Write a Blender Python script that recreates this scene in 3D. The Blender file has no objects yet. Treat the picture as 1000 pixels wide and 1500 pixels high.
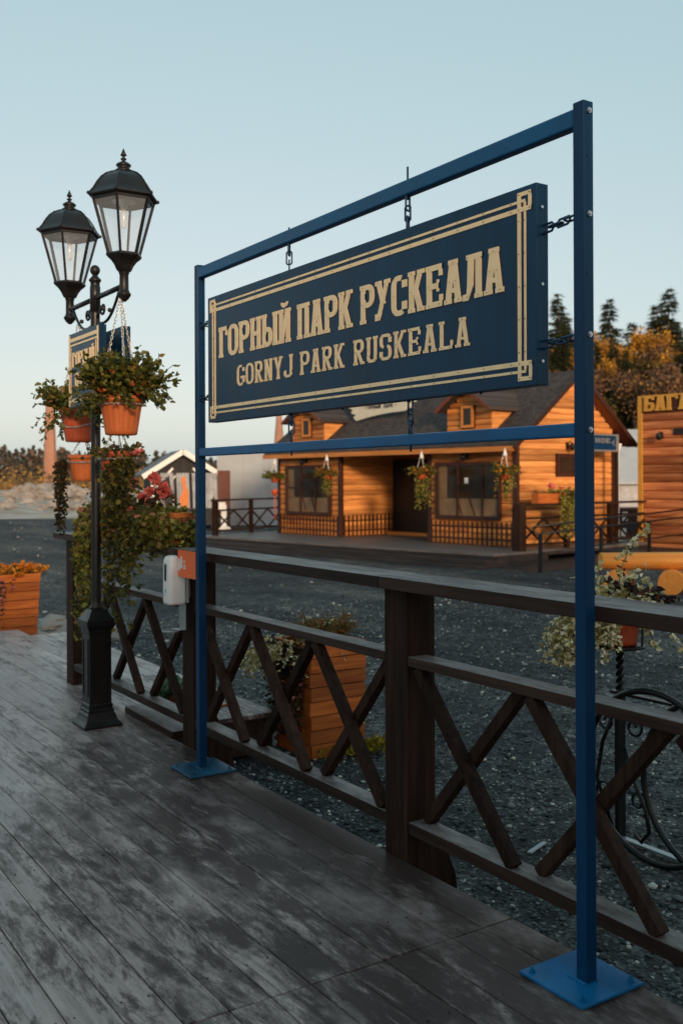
import bpy, math, random
import numpy as np
from mathutils import Vector, Matrix
R = math.radians
SC = bpy.context.scene
COL = SC.collection

# ------------------------------------------------------------------ camera
YAW, ROLL, EYE = R(33.2), R(0.25), 1.6
F0 = Vector((math.sin(YAW), math.cos(YAW), 0)); R0 = Vector((math.cos(YAW), -math.sin(YAW), 0)); U0 = Vector((0, 0, 1))
cr = R0*math.cos(ROLL) - U0*math.sin(ROLL); cu = U0*math.cos(ROLL) + R0*math.sin(ROLL)
cd = bpy.data.cameras.new('camera'); cam = bpy.data.objects.new('camera', cd); COL.objects.link(cam)
M = Matrix((cr, cu, -F0)).transposed().to_4x4(); M.translation = (0, 0, EYE)
cam.matrix_world = M
cd.sensor_fit = 'VERTICAL'; cd.sensor_height = 36; cd.sensor_width = 24; cd.lens = 34.99
cd.shift_y = -47/1500
cd.clip_start = 0.05; cd.clip_end = 5000
cd.dof.use_dof = True; cd.dof.focus_distance = 4.1; cd.dof.aperture_fstop = 3.6
SC.camera = cam
SC.render.resolution_x, SC.render.resolution_y = 682, 1024

# ------------------------------------------------------------------ sky, sun, exposure
SUN_EL, SUN_AZ = R(11), R(199)          # azimuth from +Y towards +X: the sun stands low behind the viewer
W = bpy.data.worlds.new('World'); SC.world = W; W.use_nodes = True
wn, wl = W.node_tree.nodes, W.node_tree.links
bg = wn['Background']; sky = wn.new('ShaderNodeTexSky'); sky.sky_type = 'NISHITA'; sky.sun_disc = False
sky.sun_elevation = SUN_EL; sky.sun_rotation = SUN_AZ; sky.air_density = 1.0; sky.dust_density = 1.6; sky.ozone_density = 1.2
hs = wn.new('ShaderNodeHueSaturation'); hs.inputs['Saturation'].default_value = 0.62
wl.new(sky.outputs[0], hs.inputs['Color'])
veil = wn.new('ShaderNodeMixRGB'); veil.inputs[0].default_value = 0.50; veil.inputs[2].default_value = (1.55, 3.30, 3.80, 1)   # thin even high haze
tint = wn.new('ShaderNodeMixRGB'); tint.blend_type = 'MULTIPLY'; tint.inputs[0].default_value = 1; tint.inputs[2].default_value = (0.98, 0.62, 0.50, 1)   # low sun reddened by dusty air
wl.new(hs.outputs[0], tint.inputs[1]); wl.new(tint.outputs[0], veil.inputs[1]); wl.new(veil.outputs[0], bg.inputs['Color'])
bg.inputs['Strength'].default_value = 0.14
sd = bpy.data.lights.new('sun', 'SUN'); sd.energy = 1.6; sd.angle = R(6); sd.color = (1.0, 0.71, 0.45)
so = bpy.data.objects.new('sun', sd); COL.objects.link(so)
sdir = Vector((math.sin(SUN_AZ)*math.cos(SUN_EL), math.cos(SUN_AZ)*math.cos(SUN_EL), math.sin(SUN_EL)))
so.rotation_euler = sdir.to_track_quat('Z', 'Y').to_euler()
SC.view_settings.view_transform = 'Standard'; SC.view_settings.look = 'None'
SC.view_settings.exposure = 0.84; SC.view_settings.gamma = 1.0
SC.cycles.max_bounces = 6; SC.cycles.transparent_max_bounces = 12
SC.cycles.use_denoising = True

# ------------------------------------------------------------------ materials
def newmat(name):
    m = bpy.data.materials.new(name); m.use_nodes = True
    return m, m.node_tree.nodes, m.node_tree.links, m.node_tree.nodes['Principled BSDF']
def node(ns, t, **kw):
    n = ns.new(t)
    for k, v in kw.items():
        if hasattr(n, k) and k not in n.inputs: setattr(n, k, v)
        else: n.inputs[k].default_value = v
    return n
def ramp(ns, stops):
    r = ns.new('ShaderNodeValToRGB'); e = r.color_ramp.elements
    while len(e) < len(stops): e.new(0.5)
    for el, (p, c) in zip(e, stops): el.position = p; el.color = (*c, 1) if len(c) == 3 else c
    return r
def texco(ns, ls, scale=(1, 1, 1), rot=(0, 0, 0), kind='Object'):
    t = ns.new('ShaderNodeTexCoord'); m = ns.new('ShaderNodeMapping')
    m.inputs['Scale'].default_value = scale; m.inputs['Rotation'].default_value = rot
    ls.new(t.outputs[kind], m.inputs[0]); return m
def bump(ns, ls, b, h, strength, dist=0.01):
    n = ns.new('ShaderNodeBump'); n.inputs['Strength'].default_value = strength; n.inputs['Distance'].default_value = dist
    ls.new(h, n.inputs['Height']); ls.new(n.outputs[0], b.inputs['Normal']); return n
def sc3(c, k): return tuple(min(1, x*k) for x in c)

def paint(name, c, rough=0.45, metal=0.0, var=0.15, scale=6.0, bmp=0.05, spec=0.5, streak=False, chips=None):
    m, ns, ls, b = newmat(name)
    mp = texco(ns, ls, (scale, scale, scale*(0.12 if streak else 1)))
    n = node(ns, 'ShaderNodeTexNoise', Scale=1.0, Detail=6.0, Roughness=0.65); ls.new(mp.outputs[0], n.inputs['Vector'])
    r = ramp(ns, [(0.3, sc3(c, 1-var)), (0.7, sc3(c, 1+var))]); ls.new(n.outputs[0], r.inputs[0])
    out = r.outputs[0]
    if chips:
        mp2 = texco(ns, ls, (14, 9, 5))
        n2 = node(ns, 'ShaderNodeTexNoise', Scale=1.0, Detail=10.0, Roughness=0.8); ls.new(mp2.outputs[0], n2.inputs['Vector'])
        r2 = ramp(ns, [(0.60, (0, 0, 0)), (0.68, (0.8, 0.8, 0.8))]); ls.new(n2.outputs[0], r2.inputs[0])
        mx = ns.new('ShaderNodeMixRGB'); mx.inputs[2].default_value = (*chips, 1)
        ls.new(r2.outputs[0], mx.inputs[0]); ls.new(out, mx.inputs[1]); out = mx.outputs[0]
    ls.new(out, b.inputs['Base Color'])
    b.inputs['Roughness'].default_value = rough; b.inputs['Metallic'].default_value = metal
    b.inputs['Specular IOR Level'].default_value = spec
    rr = ramp(ns, [(0.3, (rough*0.8,)*3), (0.75, (min(1, rough*1.25),)*3)]); ls.new(n.outputs[0], rr.inputs[0]); ls.new(rr.outputs[0], b.inputs['Roughness'])
    if bmp:
        n3 = node(ns, 'ShaderNodeTexNoise', Scale=90.0, Detail=3.0); t = ns.new('ShaderNodeTexCoord'); ls.new(t.outputs['Object'], n3.inputs['Vector'])
        bump(ns, ls, b, n3.outputs[0], bmp, 0.003)
    return m

def wood(name, c1, c2, axis='y', rough=0.6, grain=26.0, stretch=0.06, bmp=0.35, rnd=0.35, spec=0.3, dirt=None, worn_sheen=None):
    """grain runs along AXIS; per-board tint from the face attribute rnd"""
    m, ns, ls, b = newmat(name)
    s = [grain]*3; s['xyz'.index(axis)] = grain*stretch
    mp = texco(ns, ls, s)
    at = ns.new('ShaderNodeAttribute'); at.attribute_name = 'rnd'
    av = ns.new('ShaderNodeVectorMath'); av.operation = 'MULTIPLY_ADD'
    av.inputs[1].default_value = (37, 53, 71); ls.new(at.outputs['Fac'], av.inputs[0]); ls.new(mp.outputs[0], av.inputs[2])
    n = node(ns, 'ShaderNodeTexNoise', Scale=1.0, Detail=7.0, Roughness=0.62, Distortion=0.6); ls.new(av.outputs[0], n.inputs['Vector'])
    r = ramp(ns, [(0.32, c1), (0.68, c2)]); ls.new(n.outputs[0], r.inputs[0])
    hsv = ns.new('ShaderNodeHueSaturation')
    ma = node(ns, 'ShaderNodeMapRange'); ma.inputs['To Min'].default_value = 1-rnd; ma.inputs['To Max'].default_value = 1+rnd
    ls.new(at.outputs['Fac'], ma.inputs[0]); ls.new(ma.outputs[0], hsv.inputs['Value']); ls.new(r.outputs[0], hsv.inputs['Color'])
    out = hsv.outputs[0]
    if dirt:
        mp2 = texco(ns, ls, (3, 3, 3))
        n2 = node(ns, 'ShaderNodeTexNoise', Scale=1.0, Detail=8.0, Roughness=0.7); ls.new(mp2.outputs[0], n2.inputs['Vector'])
        r2 = ramp(ns, [(0.45, (0, 0, 0)), (0.62, (1, 1, 1))]); ls.new(n2.outputs[0], r2.inputs[0])
        mx = ns.new('ShaderNodeMixRGB'); mx.inputs[2].default_value = (*dirt, 1)
        ls.new(r2.outputs[0], mx.inputs[0]); ls.new(out, mx.inputs[1]); out = mx.outputs[0]
    if worn_sheen:                      # worn stain plus pale sky sheen, painted on upward faces
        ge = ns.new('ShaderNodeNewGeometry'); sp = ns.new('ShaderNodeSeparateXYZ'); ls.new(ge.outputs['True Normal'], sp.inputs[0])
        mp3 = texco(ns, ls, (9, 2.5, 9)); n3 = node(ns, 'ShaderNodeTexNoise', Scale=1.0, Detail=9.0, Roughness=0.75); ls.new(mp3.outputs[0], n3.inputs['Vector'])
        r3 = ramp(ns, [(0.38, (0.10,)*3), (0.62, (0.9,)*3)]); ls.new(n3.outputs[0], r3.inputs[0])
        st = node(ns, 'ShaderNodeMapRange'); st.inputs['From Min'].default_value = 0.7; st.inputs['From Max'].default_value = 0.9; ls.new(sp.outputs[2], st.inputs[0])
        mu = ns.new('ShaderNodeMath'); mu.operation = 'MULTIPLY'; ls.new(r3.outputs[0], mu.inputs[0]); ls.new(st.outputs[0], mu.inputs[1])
        mx = ns.new('ShaderNodeMixRGB'); mx.inputs[2].default_value = (*worn_sheen, 1); ls.new(mu.outputs[0], mx.inputs[0]); ls.new(out, mx.inputs[1]); out = mx.outputs[0]
    ls.new(out, b.inputs['Base Color']); b.inputs['Roughness'].default_value = rough; b.inputs['Specular IOR Level'].default_value = spec
    bump(ns, ls, b, n.outputs[0], bmp, 0.004)
    return m

def leafmat(name, stops, rough=0.55, trans=0.25):
    m, ns, ls, b = newmat(name)
    at = ns.new('ShaderNodeAttribute'); at.attribute_name = 'rnd'
    r = ramp(ns, stops); ls.new(at.outputs['Fac'], r.inputs[0]); ls.new(r.outputs[0], b.inputs['Base Color'])
    b.inputs['Roughness'].default_value = rough; b.inputs['Specular IOR Level'].default_value = 0.3
    tr = ns.new('ShaderNodeBsdfTranslucent'); ls.new(r.outputs[0], tr.inputs['Color'])
    mx = ns.new('ShaderNodeMixShader'); mx.inputs[0].default_value = trans
    ls.new(b.outputs[0], mx.inputs[1]); ls.new(tr.outputs[0], mx.inputs[2]); ls.new(mx.outputs[0], ns['Material Output'].inputs[0])
    return m

def glassmat(name, tint=(0.9, 0.95, 1), alpha=0.25, rough=0.08):
    m, ns, ls, b = newmat(name)
    b.inputs['Base Color'].default_value = (*tint, 1); b.inputs['Roughness'].default_value = rough
    b.inputs['Alpha'].default_value = alpha; b.inputs['Specular IOR Level'].default_value = 0.8
    return m

MT = {}
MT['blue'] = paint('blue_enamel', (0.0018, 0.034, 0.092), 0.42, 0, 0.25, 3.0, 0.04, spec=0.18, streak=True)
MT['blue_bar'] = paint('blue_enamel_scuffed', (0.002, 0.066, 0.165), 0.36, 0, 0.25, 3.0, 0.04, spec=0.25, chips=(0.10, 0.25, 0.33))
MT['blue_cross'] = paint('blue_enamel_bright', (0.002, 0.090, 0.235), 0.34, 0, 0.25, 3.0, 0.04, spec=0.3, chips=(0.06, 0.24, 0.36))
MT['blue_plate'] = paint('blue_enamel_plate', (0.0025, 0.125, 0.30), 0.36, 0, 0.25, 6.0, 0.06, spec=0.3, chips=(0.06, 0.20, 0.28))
MT['board'] = paint('sign_blue', (0.0018, 0.030, 0.072), 0.34, 0, 0.35, 9.0, 0.02, streak=True, spec=0.2)
MT['gold'] = paint('gold_paint', (0.95, 0.68, 0.385), 0.5, 0.0, 0.08, 20.0, 0.05)
MT['screw'] = paint('rusty_screw', (0.10, 0.035, 0.012), 0.6, 0.2, 0.2)
MT['steel'] = paint('zinc_bolt', (0.55, 0.55, 0.56), 0.3, 0.9, 0.1)
MT['chain_blue'] = paint('chain_blue', (0.004, 0.03, 0.075), 0.4, 0.3, 0.2)
MT['chain_zinc'] = paint('chain_zinc', (0.62, 0.58, 0.52), 0.32, 0.75, 0.15)
MT['iron'] = paint('cast_iron', (0.015, 0.0135, 0.0135), 0.38, 0.4, 0.25, 12, 0.12)
MT['iron_dull'] = paint('forged_iron', (0.016, 0.015, 0.015), 0.38, 0.5, 0.25, 12, 0.15)
MT['terracotta'] = paint('terracotta_plastic', (0.62, 0.15, 0.035), 0.5, 0, 0.1, 9, 0.05)
MT['terracotta2'] = paint('terracotta_plastic_dark', (0.50, 0.085, 0.025), 0.5, 0, 0.1, 9, 0.05)
MT['fence'] = wood('dark_stained_wood', (0.011, 0.006, 0.0045), (0.042, 0.021, 0.014), 'z', 0.6, 30, 0.05, 0.5, 0.35, spec=0.07)
MT['fence_y'] = wood('dark_stained_rail', (0.013, 0.0075, 0.0055), (0.052, 0.027, 0.019), 'y', 0.5, 30, 0.05, 0.5, 0.3, spec=0.14, worn_sheen=(0.26, 0.225, 0.21))
MT['crate'] = wood('orange_stained_board', (0.30, 0.062, 0.010), (0.58, 0.165, 0.030), 'x', 0.5, 26, 0.07, 0.35, 0.28)
MT['crate_dark'] = wood('dark_stained_board', (0.02, 0.009, 0.006), (0.045, 0.02, 0.013), 'y', 0.5, 26, 0.07, 0.3, 0.2)
MT['log'] = wood('orange_log_siding', (0.28, 0.080, 0.016), (0.76, 0.295, 0.075), 'y', 0.5, 9, 0.08, 0.3, 0.30)
MT['log_x'] = wood('orange_log_siding_gable', (0.36, 0.130, 0.032), (0.80, 0.365, 0.115), 'x', 0.5, 9, 0.08, 0.3, 0.30)
MT['logk'] = wood('brown_log_siding', (0.30, 0.085, 0.030), (0.62, 0.26, 0.10), 'y', 0.5, 9, 0.08, 0.25, 0.25)
MT['benchlog'] = wood('honey_log', (0.62, 0.20, 0.03), (0.85, 0.36, 0.07), 'x', 0.5, 8, 0.06, 0.2, 0.1)
MT['step_wood'] = wood('weathered_step_boards', (0.014, 0.011, 0.011), (0.045, 0.036, 0.034), 'y', 0.5, 12, 0.06, 0.3, 0.2)
MT['floor_wood'] = wood('grey_terrace_boards', (0.075, 0.068, 0.066), (0.16, 0.145, 0.14), 'y', 0.5, 12, 0.06, 0.3, 0.2)
MT['trim'] = wood('brown_trim', (0.028, 0.010, 0.006), (0.065, 0.022, 0.012), 'z', 0.5, 14, 0.08, 0.2, 0.2)
MT['trim_red'] = wood('red_brown_trim', (0.10, 0.027, 0.012), (0.17, 0.05, 0.022), 'z', 0.5, 14, 0.08, 0.2, 0.2)
MT['fascia'] = wood('orange_fascia', (0.45, 0.15, 0.03), (0.66, 0.25, 0.06), 'y', 0.5, 12, 0.08, 0.2, 0.1)
MT['yellow'] = paint('yellow_paint', (0.50, 0.27, 0.045), 0.55)
MT['white'] = paint('white_paint', (0.78, 0.77, 0.74), 0.5, 0, 0.05)
MT['white_plastic'] = paint('white_plastic', (0.80, 0.79, 0.76), 0.3, 0, 0.03, bmp=0)
MT['grey_metal'] = paint('grey_metal', (0.32, 0.34, 0.35), 0.35, 0.5, 0.08)
MT['orange_sheet'] = paint('orange_sheet', (0.90, 0.15, 0.03), 0.4, 0, 0.05, bmp=0)
MT['cream'] = paint('cream_board', (0.62, 0.58, 0.46), 0.6, 0, 0.12)
MT['ink'] = paint('dark_ink', (0.02, 0.018, 0.015), 0.6)
MT['black'] = paint('near_black', (0.008, 0.008, 0.009), 0.5)
MT['teal'] = paint('teal_mark', (0.02, 0.30, 0.38), 0.4)
MT['grey_sheet'] = paint('grey_sheeting', (0.36, 0.39, 0.41), 0.7, 0, 0.12, 1.2, 0.1)
MT['brick'] = paint('chimney_brick', (0.36, 0.185, 0.12), 0.8, 0, 0.2, 0.8, 0)
MT['roofdark'] = paint('dark_roof_sheet', (0.035, 0.045, 0.05), 0.5, 0, 0.2)
MT['redbrown'] = paint('red_brown_cloth', (0.12, 0.035, 0.022), 0.7)
MT['blackcloth'] = paint('black_cloth', (0.012, 0.012, 0.015), 0.7)
MT['banner'] = paint('banner_white', (0.34, 0.36, 0.38), 0.6, 0, 0.35, 3)
MT['banner_o'] = paint('banner_orange', (0.62, 0.18, 0.04), 0.6)
MT['soil'] = paint('soil', (0.02, 0.014, 0.01), 0.9)
MT['glass'] = glassmat('lantern_glass', (0.62, 0.70, 0.78), 0.20, 0.15)
MT['bulb'] = glassmat('bulb_glass', (0.95, 0.95, 0.92), 0.45, 0.1)
MT['winglass'] = paint('dark_window_glass', (0.030, 0.019, 0.011), 0.16, 0, 0.5, 1.5, 0, spec=0.30)
MT['rock'] = paint('pale_rock', (0.26, 0.235, 0.21), 0.85, 0, 0.45, 0.9, 0.3)
MT['bark'] = paint('bark', (0.10, 0.075, 0.055), 0.9, 0, 0.3, 2)
MT['birch'] = paint('pale_bark', (0.34, 0.28, 0.22), 0.9, 0, 0.3, 2)
MT['stem'] = paint('green_stem', (0.05, 0.05, 0.018), 0.7)
MT['leaf_lamp'] = leafmat('leaf_dark_green', [(0, (0.036, 0.048, 0.009)), (0.55, (0.11, 0.12, 0.018)), (0.9, (0.22, 0.19, 0.035)), (1, (0.24, 0.08, 0.02))])
MT['leaf_vine'] = leafmat('leaf_vine', [(0, (0.028, 0.032, 0.009)), (0.55, (0.080, 0.076, 0.016)), (0.85, (0.22, 0.19, 0.03)), (1, (0.16, 0.05, 0.025))])
MT['leaf_box'] = leafmat('leaf_box_vine', [(0, (0.05, 0.06, 0.012)), (0.5, (0.17, 0.17, 0.03)), (0.85, (0.36, 0.33, 0.06)), (1, (0.34, 0.16, 0.08))])
MT['leaf_dvine'] = leafmat('leaf_dark_vine', [(0, (0.018, 0.018, 0.008)), (0.7, (0.05, 0.04, 0.014)), (1, (0.16, 0.07, 0.03))])
MT['leaf_var'] = leafmat('leaf_variegated', [(0, (0.26, 0.21, 0.05)), (0.35, (0.62, 0.52, 0.22)), (1, (1.0, 0.90, 0.66))])
MT['leaf_red'] = leafmat('leaf_dark_red', [(0, (0.018, 0.010, 0.008)), (0.8, (0.06, 0.02, 0.015)), (1, (0.45, 0.10, 0.02))])
MT['leaf_bush'] = leafmat('leaf_autumn_bush', [(0, (0.09, 0.08, 0.015)), (0.5, (0.26, 0.16, 0.035)), (1, (0.34, 0.09, 0.025))])
MT['petal_pink'] = leafmat('petal_coral', [(0, (0.75, 0.12, 0.10)), (1, (0.95, 0.34, 0.28))], 0.6, 0.3)
MT['petal_rose'] = leafmat('petal_rose', [(0, (0.50, 0.14, 0.12)), (1, (0.80, 0.36, 0.28))], 0.6, 0.3)
MT['petal_orange'] = leafmat('petal_orange', [(0, (0.62, 0.14, 0.01)), (1, (0.85, 0.36, 0.03))], 0.6, 0.3)
MT['petal_dorange'] = leafmat('petal_deep_orange', [(0, (0.50, 0.08, 0.02)), (1, (0.8, 0.26, 0.06))], 0.6, 0.3)
MT['spruce'] = leafmat('spruce_needles', [(0, (0.009, 0.015, 0.006)), (1, (0.034, 0.042, 0.012))], 0.8, 0.1)
MT['autumn'] = leafmat('autumn_leaves', [(0, (0.24, 0.12, 0.03)), (0.5, (0.44, 0.215, 0.03)), (1, (0.66, 0.34, 0.035))], 0.8, 0.3)
MT['bare'] = leafmat('bare_twigs', [(0, (0.06, 0.036, 0.024)), (0.6, (0.15, 0.085, 0.05)), (1, (0.30, 0.16, 0.05))], 0.9, 0.1)
MT['under'] = leafmat('undergrowth_leaves', [(0, (0.025, 0.028, 0.008)), (0.6, (0.09, 0.07, 0.016)), (1, (0.24, 0.12, 0.025))], 0.9, 0.1)
MT['farwood'] = leafmat('far_wood', [(0, (0.03, 0.042, 0.036)), (0.55, (0.065, 0.06, 0.048)), (1, (0.19, 0.12, 0.08))], 0.9, 0.1)
MT['farbush'] = leafmat('far_bush', [(0, (0.10, 0.075, 0.045)), (0.5, (0.22, 0.14, 0.06)), (1, (0.42, 0.24, 0.05))], 0.9, 0.2)
MT['grass'] = leafmat('dry_grass', [(0, (0.12, 0.10, 0.01)), (1, (0.42, 0.32, 0.02))], 0.9, 0.2)

def deck_material():
    m, ns, ls, b = newmat('worn_deck_boards')
    at = ns.new('ShaderNodeAttribute'); at.attribute_name = 'rnd'
    mp = texco(ns, ls, (60, 2.2, 60))
    av = ns.new('ShaderNodeVectorMath'); av.operation = 'MULTIPLY_ADD'; av.inputs[1].default_value = (31, 47, 11)
    ls.new(at.outputs['Fac'], av.inputs[0]); ls.new(mp.outputs[0], av.inputs[2])
    g = node(ns, 'ShaderNodeTexNoise', Scale=1.0, Detail=6.0, Roughness=0.65); ls.new(av.outputs[0], g.inputs['Vector'])
    rg = ramp(ns, [(0.28, (0.215, 0.162, 0.146)), (0.72, (0.47, 0.370, 0.338))]); ls.new(g.outputs[0], rg.inputs[0])
    # worn to bare grey in places; what is left of the dark stain stays as patches, mostly along the edge by the railing
    mp2 = texco(ns, ls, (8.0, 1.9, 3)); s = node(ns, 'ShaderNodeTexNoise', Scale=1.0, Detail=12.0, Roughness=0.78, Distortion=0.5); av2 = ns.new('ShaderNodeVectorMath'); av2.operation = 'MULTIPLY_ADD'; av2.inputs[1].default_value = (1.6, 2.6, 0.5); ls.new(at.outputs['Fac'], av2.inputs[0]); ls.new(mp2.outputs[0], av2.inputs[2]); ls.new(av2.outputs[0], s.inputs['Vector'])
    mp4 = texco(ns, ls, (22, 5, 3)); s4 = node(ns, 'ShaderNodeTexNoise', Scale=1.0, Detail=10.0, Roughness=0.8); ls.new(mp4.outputs[0], s4.inputs['Vector'])
    t = ns.new('ShaderNodeTexCoord'); sx = ns.new('ShaderNodeSeparateXYZ'); ls.new(t.outputs['Object'], sx.inputs[0])
    mr = node(ns, 'ShaderNodeMapRange'); mr.inputs['From Min'].default_value = 0.9; mr.inputs['From Max'].default_value = 2.4
    mr.inputs['To Min'].default_value = -0.07; mr.inputs['To Max'].default_value = 0.14; ls.new(sx.outputs[0], mr.inputs[0])
    my = node(ns, 'ShaderNodeMapRange'); my.inputs['From Min'].default_value = 4.5; my.inputs['From Max'].default_value = 8.0
    my.inputs['To Min'].default_value = 0.0; my.inputs['To Max'].default_value = -0.22; ls.new(sx.outputs[1], my.inputs[0])
    a1 = ns.new('ShaderNodeMath'); a1.operation = 'ADD'; ls.new(mr.outputs[0], a1.inputs[0]); ls.new(my.outputs[0], a1.inputs[1])
    a2 = ns.new('ShaderNodeMath'); a2.operation = 'ADD'; ls.new(s.outputs[0], a2.inputs[0]); ls.new(a1.outputs[0], a2.inputs[1])
    a3 = ns.new('ShaderNodeMath'); a3.operation = 'MULTIPLY_ADD'; a3.use_clamp = True; a3.inputs[1].default_value = 0.55; ls.new(s4.outputs[0], a3.inputs[0]); ls.new(a2.outputs[0], a3.inputs[2])
    rs = ramp(ns, [(0.700, (0, 0, 0)), (0.765, (0.60,)*3), (0.835, (0.96,)*3)]); ls.new(a3.outputs[0], rs.inputs[0])
    mx = ns.new('ShaderNodeMixRGB'); ls.new(rs.outputs[0], mx.inputs[0]); ls.new(rg.outputs[0], mx.inputs[1]); mx.inputs[2].default_value = (0.038, 0.021, 0.018, 1)
    # pale scuffs and dust
    mp3 = texco(ns, ls, (2.2, 0.9, 2)); d = node(ns, 'ShaderNodeTexNoise', Scale=1.0, Detail=10.0, Roughness=0.75); ls.new(mp3.outputs[0], d.inputs['Vector'])
    rd = ramp(ns, [(0.5, (0, 0, 0)), (0.68, (0.55, 0.55, 0.55))]); ls.new(d.outputs[0], rd.inputs[0])
    mx2 = ns.new('ShaderNodeMixRGB'); ls.new(rd.outputs[0], mx2.inputs[0]); ls.new(mx.outputs[0], mx2.inputs[1]); mx2.inputs[2].default_value = (0.52, 0.42, 0.39, 1)
    hsv = ns.new('ShaderNodeHueSaturation'); ma = node(ns, 'ShaderNodeMapRange'); ma.inputs['To Min'].default_value = 0.84; ma.inputs['To Max'].default_value = 1.12
    ls.new(at.outputs['Fac'], ma.inputs[0]); ls.new(ma.outputs[0], hsv.inputs['Value']); ls.new(mx2.outputs[0], hsv.inputs['Color'])
    ls.new(hsv.outputs[0], b.inputs['Base Color'])
    rr = ramp(ns, [(0.0, (0.42,)*3), (1.0, (0.45,)*3)]); ls.new(rs.outputs[0], rr.inputs[0]); ls.new(rr.outputs[0], b.inputs['Roughness'])
    b.inputs['Specular IOR Level'].default_value = 0.3
    bump(ns, ls, b, g.outputs[0], 0.5, 0.003)
    return m
MT['deck'] = deck_material()

def gravel_material():
    m, ns, ls, b = newmat('dark_gravel')
    mp = texco(ns, ls)
    v = node(ns, 'ShaderNodeTexVoronoi', Scale=62.0); ls.new(mp.outputs[0], v.inputs['Vector'])
    bw = ns.new('ShaderNodeRGBToBW'); ls.new(v.outputs['Color'], bw.inputs[0])
    r = ramp(ns, [(0.0, (0.014, 0.0155, 0.0165)), (0.55, (0.050, 0.055, 0.058)), (0.80, (0.095, 0.10, 0.10)), (0.93, (0.30, 0.31, 0.30)), (1.0, (0.5, 0.48, 0.43))]); ls.new(bw.outputs[0], r.inputs[0])
    n = node(ns, 'ShaderNodeTexNoise', Scale=0.35, Detail=6.0, Roughness=0.6); ls.new(mp.outputs[0], n.inputs['Vector'])
    rn = ramp(ns, [(0.35, (0.68, 0.66, 0.66)), (0.6, (1.06, 1.0, 0.98)), (0.8, (1.6, 1.5, 1.36))]); ls.new(n.outputs[0], rn.inputs[0])
    mx = ns.new('ShaderNodeMixRGB'); mx.blend_type = 'MULTIPLY'; mx.inputs[0].default_value = 1; ls.new(r.outputs[0], mx.inputs[1]); ls.new(rn.outputs[0], mx.inputs[2])
    n5 = node(ns, 'ShaderNodeTexNoise', Scale=2.6, Detail=12.0, Roughness=0.85); ls.new(mp.outputs[0], n5.inputs['Vector'])
    r5 = ramp(ns, [(0.36, (0.45, 0.47, 0.5)), (0.55, (1.0, 1.0, 1.0)), (0.70, (2.3, 2.2, 2.0))]); ls.new(n5.outputs[0], r5.inputs[0])
    mx5 = ns.new('ShaderNodeMixRGB'); mx5.blend_type = 'MULTIPLY'; mx5.inputs[0].default_value = 1; ls.new(mx.outputs[0], mx5.inputs[1]); ls.new(r5.outputs[0], mx5.inputs[2])
    v6 = node(ns, 'ShaderNodeTexVoronoi', Scale=9.0); ls.new(mp.outputs[0], v6.inputs['Vector']); b6 = ns.new('ShaderNodeRGBToBW'); ls.new(v6.outputs['Color'], b6.inputs[0])
    n6 = node(ns, 'ShaderNodeTexNoise', Scale=0.9, Detail=6.0); mp6 = texco(ns, ls, (1, 0.25, 1)); ls.new(mp6.outputs[0], n6.inputs['Vector'])
    r6 = ramp(ns, [(0.0, (0.55,)*3), (0.62, (1.0,)*3), (0.88, (1.35,)*3), (1.0, (3.2, 3.0, 2.7))]); ls.new(b6.outputs[0], r6.inputs[0])
    r7 = ramp(ns, [(0.38, (0.62, 0.64, 0.66)), (0.5, (1.0,)*3), (0.66, (1.9, 1.75, 1.55))]); ls.new(n6.outputs[0], r7.inputs[0])
    mx6 = ns.new('ShaderNodeMixRGB'); mx6.blend_type = 'MULTIPLY'; mx6.inputs[0].default_value = 1; ls.new(mx5.outputs[0], mx6.inputs[1]); ls.new(r6.outputs[0], mx6.inputs[2])
    mx7 = ns.new('ShaderNodeMixRGB'); mx7.blend_type = 'MULTIPLY'; mx7.inputs[0].default_value = 1; ls.new(mx6.outputs[0], mx7.inputs[1]); ls.new(r7.outputs[0], mx7.inputs[2])
    ls.new(mx7.outputs[0], b.inputs['Base Color']); b.inputs['Roughness'].default_value = 0.8; b.inputs['Specular IOR Level'].default_value = 0.15
    bump(ns, ls, b, v.outputs['Distance'], 0.7, 0.012)
    return m
MT['gravel'] = gravel_material()

def hill_material():
    m, ns, ls, b = newmat('hill_soil')
    mp = texco(ns, ls)
    n = node(ns, 'ShaderNodeTexNoise', Scale=0.22, Detail=10.0, Roughness=0.75); ls.new(mp.outputs[0], n.inputs['Vector'])
    r = ramp(ns, [(0.3, (0.035, 0.03, 0.012)), (0.5, (0.085, 0.06, 0.02)), (0.7, (0.16, 0.11, 0.04))]); ls.new(n.outputs[0], r.inputs[0])
    ls.new(r.outputs[0], b.inputs['Base Color']); b.inputs['Roughness'].default_value = 0.95
    return m
MT['hill'] = hill_material()

def rubble_material():
    m, ns, ls, b = newmat('pale_rubble_ground')
    mp = texco(ns, ls)
    n = node(ns, 'ShaderNodeTexNoise', Scale=0.35, Detail=10.0, Roughness=0.75); ls.new(mp.outputs[0], n.inputs['Vector'])
    r = ramp(ns, [(0.3, (0.22, 0.15, 0.10)), (0.46, (0.30, 0.24, 0.18)), (0.58, (0.42, 0.39, 0.36)), (0.70, (0.34, 0.19, 0.07))]); ls.new(n.outputs[0], r.inputs[0])
    ls.new(r.outputs[0], b.inputs['Base Color']); b.inputs['Roughness'].default_value = 0.95
    return m
MT['rubble'] = rubble_material()

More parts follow.
